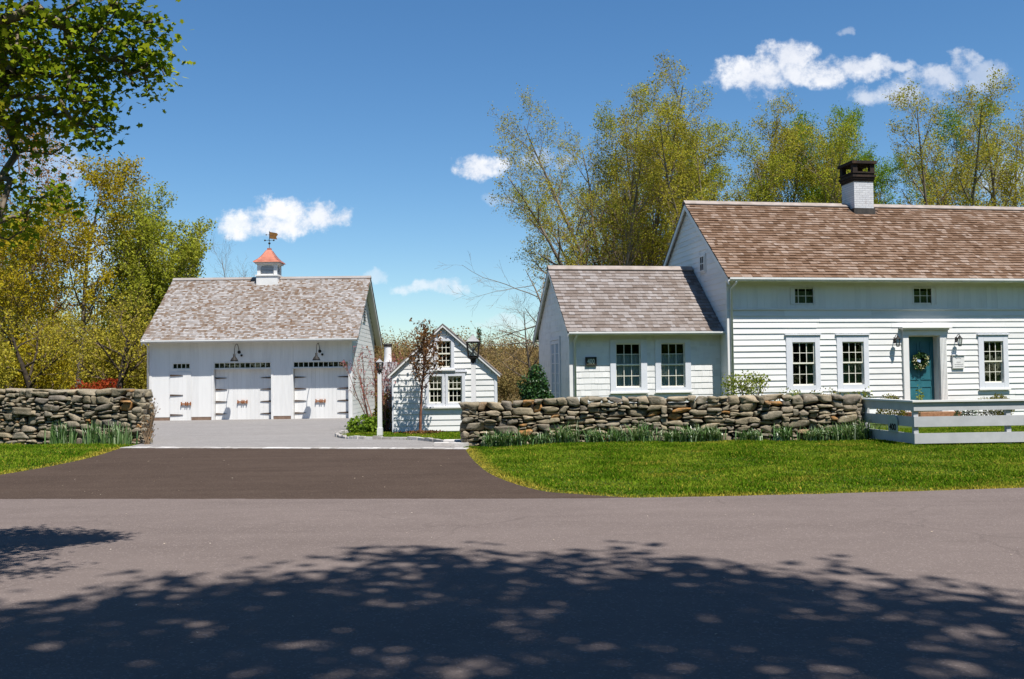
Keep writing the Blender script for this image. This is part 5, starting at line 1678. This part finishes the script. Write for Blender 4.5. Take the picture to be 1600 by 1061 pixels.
# ================================================================== big trees
def vase(stems, h, ang, l1=3.6, n1=14, n2=9, n3=6, r=.2):
    return [dict(n=stems, ang=ang, foot=.12, seg=10, wob=.05, up=.012, len=h, r=r, tip=.10),
            dict(n=n1, t0=.22, t1=.99, ang=36, len=l1, seg=6, wob=.08, up=.07, rr=.6, short=.45),
            dict(n=n2, t0=.2, ang=38, len=l1 * .42, seg=4, wob=.1, up=.05, rr=.5, rmax=.03),
            dict(n=n3, t0=.2, ang=40, len=l1 * .19, seg=3, wob=.12, up=.03, rr=.55, rmax=.014)]


def upright(stems, h, ang, l1=5.0, n1=15, n2=8, n3=5, r=.20, foot=.25, t0=.2, up0=.02):
    return [dict(n=stems, ang=ang, foot=foot, seg=9, wob=.05, up=up0, len=h, r=r, tip=.12),
            dict(n=n1, t0=t0, t1=.98, ang=30, len=l1, seg=6, wob=.07, up=.12, rr=.6, short=.5),
            dict(n=n2, t0=.2, ang=36, len=l1 * .36, seg=4, wob=.1, up=.08, rr=.5, rmax=.03),
            dict(n=n3, t0=.2, ang=38, len=l1 * .15, seg=3, wob=.12, up=.04, rr=.55, rmax=.014)]


def trunked(h, r, l1, n1=16, n2=8, n3=5, t0=.25, ang1=55, up=.06):
    return [dict(n=1, dir=(0, 0, 1), seg=9, wob=.05, len=h, r=r, tip=.12),
            dict(n=n1, t0=t0, t1=.98, ang=ang1, len=l1, seg=6, wob=.08, up=up, rr=.5, short=.6),
            dict(n=n2, t0=.2, ang=42, len=l1 * .4, seg=4, wob=.1, up=.04, rr=.5, rmax=.03),
            dict(n=n3, t0=.15, ang=42, len=l1 * .17, seg=3, wob=.12, up=.02, rr=.55, rmax=.014)]

G1 = 'trees behind the white house'
TREES = [
    (5.9, 55, 1, vase(9, 16.2, 26, 3.4), 'leaf_bud', 7.2, .095, 'tall many-stemmed tree with sparse olive buds behind the low wing, its lowest limbs drooping left'),
    (8.3, 62, 2, vase(6, 15.4, 20, 3.6), 'leaf_light', 20.0, .095, 'tall leafier green tree rising just left of the main gable'),
    (11.2, 55, 3, vase(7, 16.0, 21, 3.2), 'leaf_bud', 16.0, .095, 'tall olive-budded tree behind the left end of the main roof'),
    (14.6, 56, 4, vase(7, 15.8, 21, 3.2), 'leaf_light', 16.0, .095, 'tall light olive tree between the main gable and the chimney'),
    (21.0, 62, 5, vase(7, 16.4, 19, 4.0), 'leaf_fresh', 34.0, .095, 'tall bright green tree directly behind the brick chimney'),
    (23.5, 55, 6, vase(8, 15.6, 21, 3.2), 'leaf_bud', 10.0, .095, 'tall thin-leaved tree to the right of the chimney'),
    (28.9, 57, 7, vase(6, 15.0, 17, 3.4), 'leaf_bud', 10.0, .095, 'thin-leaved tree at the far right edge behind the roof'),
]
for x, y, sd_, spec, lm, per, size, lab in TREES:
    make_tree('tree', lab, 'tree', (x, y, float(H(x, y)) - .1), 200 + sd_, spec, lm, per, size, .13, (0, 1), (2, 3), group=G1, k=4)
make_tree('bare_tree', 'leafless drooping tree whose thin branches hang left of the low wing roof', 'tree', (3.2, 47, float(H(3.2, 47)) - .1), 231,
          [dict(n=1, dir=(-.3, 0, 1), seg=7, wob=.05, len=7.6, r=.15, tip=.08), dict(n=12, t0=.3, t1=.98, ang=64, len=5.2, seg=7, wob=.08, up=-.02, rr=.6, short=.3), dict(n=7, t0=.2, ang=36, len=1.7, seg=4, wob=.1, up=-.02, rr=.5, rmax=.02), dict(n=4, t0=.2, ang=38, len=.7, seg=3, wob=.12, rr=.55, rmax=.011)],
          None, 0, 0, 0, (0, 1), (2, 3), group=G1)

G2 = 'trees in the wood left of the garage'
LT = [
    (-27.0, 56, 1, trunked(14.6, .2, 5.0), 'leaf_rust', 9, .13, 'rusty orange budding tree at the far left edge of the wood'),
    (-24.0, 55, 2, trunked(13.8, .2, 4.6), 'leaf_ochre', 20, .15, 'tall ochre-yellow tree in the left wood'),
    (-22.6, 60, 3, upright(3, 13.0, 10, 4.0), 'leaf_light', 9, .14, 'tall airy light green tree in the left wood, right of the ochre tree'),
    (-20.6, 57, 4, upright(4, 9.6, 11, 3.6), 'leaf_light', 13, .14, 'leafy green tree just left of the garage roof'),
    (-19.2, 63, 5, upright(3, 6.6, 12, 2.8), 'leaf_light', 10, .14, 'shorter light green tree behind the left end of the garage roof'),
    (-25.3, 50, 6, trunked(9.6, .17, 4.2), 'leaf_ochre', 16, .14, 'shorter yellow tree in front of the ochre tree in the left wood'),
    (-16.9, 67, 7, upright(3, 7.0, 10, 2.4), 'leaf_ochre', 6, .14, 'small yellow tree peeping over the garage ridge left of the cupola'),
    (-31.5, 60, 8, upright(3, 13, 12, 4.6), 'leaf_light', 9, .14, 'pale green tree deep in the left wood at the picture edge'),
]
for x, y, sd_, spec, lm, per, size, lab in LT:
    make_tree('tree', lab, 'tree', (x, y, float(H(x, y)) - .1), 300 + sd_, spec, lm, per, size, .15, (0, 1), (2, 3), group=G2)
make_tree('bare_tree', 'small leafless tree showing above the garage roof left of the cupola', 'tree', (-19.4, 71, float(H(-19.6, 71))), 320, upright(2, 10.6, 9, 3.6, n1=12, n2=7, n3=4, r=.12, t0=.35), None, 0, 0, 0, (0, 1), (2, 3), twig='bark')
make_tree('apple_tree', 'old crooked apple tree with dark trunk in front of the wood beside the garage', 'tree', (-17.6, 44.5, -.1), 321,
          [dict(n=1, dir=(.12, 0, 1), seg=6, wob=.14, len=4.2, r=.19, tip=.3), dict(n=9, t0=.3, t1=.98, ang=62, len=3.1, seg=6, wob=.13, up=.02, rr=.55, short=.3), dict(n=8, t0=.2, ang=45, len=1.3, seg=4, wob=.13, up=.05, rr=.5, rmax=.03), dict(n=5, t0=.2, ang=42, len=.5, seg=3, wob=.12, rr=.55, rmax=.012)],
          'leaf_brush', 9, .11, .12, (0, 1), (2, 3), bark='darkbark', group=G2)
make_tree('apple_tree', 'leaning apple tree with olive leaves behind the left stone wall', 'tree', (-20.6, 44, -.1), 322,
          [dict(n=1, dir=(-.1, 0, 1), seg=6, wob=.14, len=4.6, r=.18, tip=.3), dict(n=10, t0=.3, t1=.98, ang=60, len=3.2, seg=6, wob=.13, up=.02, rr=.55, short=.3), dict(n=8, t0=.2, ang=45, len=1.3, seg=4, wob=.13, up=.05, rr=.5, rmax=.03), dict(n=5, t0=.2, ang=42, len=.5, seg=3, wob=.12, rr=.55, rmax=.012)],
          'leaf_brush', 9, .11, .12, (0, 1), (2, 3), bark='darkbark', group=G2)
THK = [(-24.5, 45, 'leaf_brush'), (-22.4, 47, 'leaf_ochre'), (-19.2, 48, 'leaf_brush'), (-16.4, 49, 'leaf_brush'), (-27.5, 48, 'leaf_brush'), (-25.8, 42, 'leaf_brush'), (-22.2, 41, 'leaf_brush'), (-17.2, 53, 'leaf_light'), (-20.4, 53, 'leaf_brush')]
for i_, (x, y, lm) in enumerate(THK):
    hh = 1.0 if y < 44 else 1.35
    b_ = bush('thicket_shrub', 'tall tangled olive shrub in the undergrowth behind the left stone wall', 'shrub', x, y, [(0, 0, 1.3 * hh, 1.5, 1.3, 1.5 * hh), (.6, .2, 2.3 * hh, 1.1, 1.0, 1.3 * hh), (-.7, -.2, 2.0 * hh, 1.0, .9, 1.2 * hh)], 11000, lm, .115, 400 + i_, stems=60, group='undergrowth shrubs left of the garage', shell=.12)
bush('red_shrub', 'dark red Japanese maple showing over the end of the left stone wall', 'shrub', -16.9, 40.5, [(0, 0, 1.0, .95, .8, .75), (.4, 0, 1.5, .6, .5, .5), (-.5, 0, 1.3, .5, .5, .5)], 2600, 'leaf_red', .12, 45, stems=20, shell=.2)
for i_, (x, y, lab) in enumerate([(-7.4, 52, 'brown budding tree seen between the garage gable and the shed'), (-5.2, 55, 'rusty brown budding tree rising behind the garden shed')]):
    make_tree('tree', lab, 'tree', (x, y, float(H(x, y)) - .1), 340 + i_, trunked(3.6 - .5 * i_, .08, 1.7, n1=14, n2=7, n3=4), 'farwood', 7, .09, .12, (0, 1), (2, 3))
make_tree('bare_tree', 'grey leafless tree behind the left gable of the low wing', 'tree', (1.3, 60, float(H(1.3, 60)) - .1), 345, trunked(6.4, .12, 3.2, n1=14, n2=8, n3=5), None, 0, 0, 0, (0, 1), (2, 3))


# far woods: one mass of bare budding trees on the hill
def far_wood(name, label, pts, seed, mat):
    """pts: (x, y, height, leaf count, leaf size) for each tree of the mass"""
    rng = np.random.default_rng(seed)
    o = None; groups = {}
    mb = MB()
    for (x, y, h, nq, size) in pts:
        r = h * rng.uniform(.28, .42); z0 = float(H(x, y))
        d = rng.normal(size=(nq, 3)); d /= np.linalg.norm(d, axis=1)[:, None]
        rad = rng.uniform(0, 1, nq) ** .5
        kk = rng.normal(0, 2.5, (5, 3)); ph = rng.uniform(0, 6.28, 5)
        rad = rad * (1 + .2 * sum(np.sin(d @ kk[i] + ph[i]) for i in range(5)))
        P = np.array([x, y, z0 + h * .52]) + d * rad[:, None] * np.array([r, r, h * .5])
        groups.setdefault(size, []).append(P[P[:, 2] > z0])
        mb.tube([(x, y, z0 - .2), (x + rng.normal(0, .2), y, z0 + h * .5), (x + rng.normal(0, .5), y, z0 + h * .98)], [h * .012, h * .008, .02], 4, cap=False)
        for q in range(7):
            a = rng.uniform(0, 6.28); zz = z0 + h * rng.uniform(.2, .6)
            mb.tube([(x, y, zz), (x + cos(a) * r * .75, y + sin(a) * r * .75, zz + h * .30)], [h * .005, .015], 3, cap=False)
    for size, L_ in groups.items():
        q = leaves(name if o is None else 'far_crowns', np.concatenate(L_), size, MAT[mat], None if o is None else o, rng)
        o = o or q
    mb.build('far_trunks', MAT['twig'], o)
    return tag(o, label, 'woods', kind='stuff')
rng = np.random.default_rng(18)
P0 = [((px - 800) / F_PX * y, y, rng.uniform(6, 10), 2600, .17) for px, y in zip(rng.uniform(-80, 330, 46), rng.uniform(66, 92, 46))]
far_wood('far_woods', 'dense olive woods far behind the trees left of the garage', P0, 19, 'leaf_brush')
rng = np.random.default_rng(8)
P1 = []
for yy, n, h0, h1, nq, sz in ((72, 60, 2.2, 4.0, 1500, .13), (88, 60, 3.2, 5.0, 1400, .16), (105, 60, 4.5, 6.5, 1200, .20), (125, 60, 5, 7.2, 900, .24), (150, 66, 5.5, 8, 700, .28), (180, 84, 6, 8.6, 560, .32), (215, 110, 6.5, 9, 420, .38), (250, 120, 7, 9.4, 360, .44)):
    for i_ in range(n):
        px = -120 + 1840 * (i_ + rng.uniform(0, 1)) / n
        y = yy * rng.uniform(.93, 1.07); x = (px - 800) / F_PX * y
        if yy < 130 and (px < 560 or px > 870): continue
        P1.append((x, y, rng.uniform(h0, h1) * (1.25 if rng.random() < .12 else 1) * (.94 + .10 * sin(px * .021) + .06 * sin(px * .057)), nq, sz))
far_wood('far_woods', 'brown budding woods covering the far hillside between the buildings', P1, 9, 'farwood')
P2 = []
for i_ in range(90):
    x = rng.uniform(-75, 75); y = -rng.uniform(14, 46)
    P2.append((x, y, rng.uniform(12, 19), 1500, .9))
far_wood('roadside_woods', 'woods across the road behind the viewer, mirrored in the window panes', P2, 10, 'leaf_green')
make_tree('fir_tree', 'small dark pointed fir on the far hill above the shed roof', 'tree', (-7.2, 215, float(H(-7.2, 215))), 350,
          [dict(n=1, dir=(0, 0, 1), seg=6, wob=.01, len=8.9, r=.12, tip=.1), dict(n=46, t0=.15, t1=.99, ang=80, len=1.0, seg=3, wob=.05, rr=.4, short=.95, rmax=.05), dict(n=5, t0=.3, ang=40, len=.7, seg=2, wob=.05, rr=.5)], 'leaf_dark', 8, .26, .10, (0,), (1,), leaf_levels=(1, 2))


# ================================================================== maples beside the camera: overhanging branch and the shade on the road
def canopy_tree(name, label, base, trunk_top, trunk_r, blobs, seed, per, size, leaf, shape='maple', cl_r=.16, branch_k=.011):
    rng = np.random.default_rng(seed)
    t = thing(name, label, 'tree', base)
    B = np.array(base); C = []
    for (x, y, z, rx, ry, rz, n) in blobs:
        d = rng.normal(size=(n, 3)); d /= np.linalg.norm(d, axis=1)[:, None]
        C.append(np.array([x, y, z]) + d * (rng.uniform(0, 1, n) ** .40)[:, None] * np.array([rx, ry, rz]))
    C = np.concatenate(C) - B
    n0 = 10
    nodes = [np.array([0, 0, -.1])]; par = [-1]
    tp = np.array(trunk_top) - B
    for i in range(1, n0 + 1):
        f = i / n0; nodes.append(tp * np.array([f ** 1.6, f ** 1.6, f]) + rng.normal(0, .05, 3)); par.append(len(nodes) - 2)
    order = np.argsort(np.linalg.norm(C - tp, axis=1))
    ends = []
    for k in order:
        c = C[k]; A = np.array(nodes[5:])
        dv = c - A; dist = np.linalg.norm(dv, axis=1) * (1 + .35 * (dv[:, 2] < -.2))
        j = int(np.argmin(dist)) + 5
        L = np.linalg.norm(c - nodes[j]); m = max(1, int(L / .45)); p0 = nodes[j].copy(); pj = j
        for q in range(1, m + 1):
            f = q / m
            nodes.append(p0 + (c - p0) * f + rng.normal(0, .05, 3) * (q < m) + np.array([0, 0, .12 * L * f * (1 - f)])); par.append(pj); pj = len(nodes) - 1
        ends.append(pj)
    cnt = np.zeros(len(nodes))
    for e in ends: cnt[e] += 1
    for i in range(len(nodes) - 1, 0, -1): cnt[par[i]] += cnt[i]
    rad = branch_k * np.sqrt(np.maximum(cnt, .3))
    mb = MB()
    for i in range(1, len(nodes)):
        p = par[i]
        if i <= n0:
            mb.tube([nodes[p], nodes[i]], [trunk_r * (1.25 - .7 * (i - 1) / n0), trunk_r * (1.25 - .7 * i / n0)], 10, cap=False)
        else:
            rp = min(rad[p], rad[i] * 1.25)
            mb.tube([nodes[p], nodes[i]], [rp, rad[i]], 6 if rad[i] > .03 else 4, cap=False)
    mb.build('trunk', MAT['bark'], t, True)
    Lf = np.repeat(C, per, 0) + rng.normal(0, cl_r, (len(C) * per, 3)) * np.array([1, 1, .75])
    leaves('crown', Lf, size, MAT[leaf], t, rng, shape, droop=.6, flat=.5)
    return t
near = [(-3.0, 6.3, 6.2, .75, .55, .4, 46), (-3.75, 7.3, 5.3, .8, .45, .45, 50), (-4.14, 8.7, 4.67, .62, .6, .55, 90), (-3.47, 8.7, 4.72, .42, .45, .38, 48), (-3.14, 8.6, 4.40, .24, .3, .24, 20), (-3.75, 8.7, 4.12, .36, .4, .30, 34), (-4.28, 8.8, 3.93, .36, .4, .30, 32),
        (-3.58, 8.6, 3.80, .14, .2, .12, 6), (-3.97, 8.6, 3.24, .20, .25, .10, 9), (-4.33, 8.7, 3.02, .24, .3, .12, 11), (-4.45, 8.8, 3.42, .2, .3, .15, 7), (-4.6, 8.8, 4.4, .55, .6, .6, 52), (-3.95, 8.6, 5.5, .75, .6, .5, 60), (-3.2, 8.5, 5.3, .45, .45, .35, 24),
        (-5.6, 8.5, 4.9, .6, .6, .8, 50), (-9.3, 7.0, 8.2, 1.9, 1.8, 1.6, 140)]
canopy_tree('maple_tree', 'green maple whose leafy branches hang into the upper left corner', (-10.6, 6.4, 0), (-10.0, 6.8, 6.6), .2, near, 61, 17, .060, 'leaf_maple', cl_r=.10, branch_k=.0055)
over = [(3.7, -.9, 13.9, 4.5, 4.2, 1.7, 330), (1.4, .7, 13.7, 2.2, 2.3, 1.2, 120), (5.5, 1.0, 13.7, 1.9, 2.0, 1.1, 100), (3.6, 2.1, 13.8, 2.2, 1.8, .9, 100), (0, -.7, 13.5, 2.4, 2.6, 1.3, 130), (3.7, -4.4, 14.0, 4.5, 2.5, 2.0, 150), (9.6, -2.2, 13.8, 3.8, 3.3, 2.0, 150), (-5.2, -2.8, 13.6, 3.8, 3.3, 2.0, 150), (4, -7.5, 13.5, 6, 2.5, 2.2, 120)]  # outer left, right and rear lobes are unseen, added to screen off skylight
canopy_tree('maple_tree', 'large maple beside the viewer that throws the leafy shade across the road', (4.2, -4.6, 0), (3.9, -3.6, 9.6), .36, over, 62, 19, .17, 'leaf_shade', cl_r=.27, branch_k=.013)

# small fallen bits on the asphalt
rng = np.random.default_rng(17)
q = np.stack([rng.uniform(-9, 8, 240), rng.uniform(5.6, 22, 240), np.full(240, .009)], 1)
q = q[(q[:, 1] < 13.4) | ((q[:, 0] < -1.3) & (q[:, 0] > -8.8))]
n = len(q); az = rng.uniform(0, 6.28, n); s = rng.uniform(.006, .016, n)
V = np.stack([q + np.stack([np.cos(az + k * pi / 2) * s * (1 if k % 2 else .6), np.sin(az + k * pi / 2) * s * (1 if k % 2 else .6), rng.uniform(0, .006, n)], 1) for k in range(4)], 1).reshape(-1, 3)
tag(fast_mesh('fallen_petals', V, np.arange(4 * n).reshape(n, 4), 4, mat_noise('dry_petals', [(.3, (.35, .27, .18)), (.7, (.55, .48, .40))], 20, 2, .9, 0)), 'tiny pale petals scattered over the asphalt', 'petals', kind='stuff')
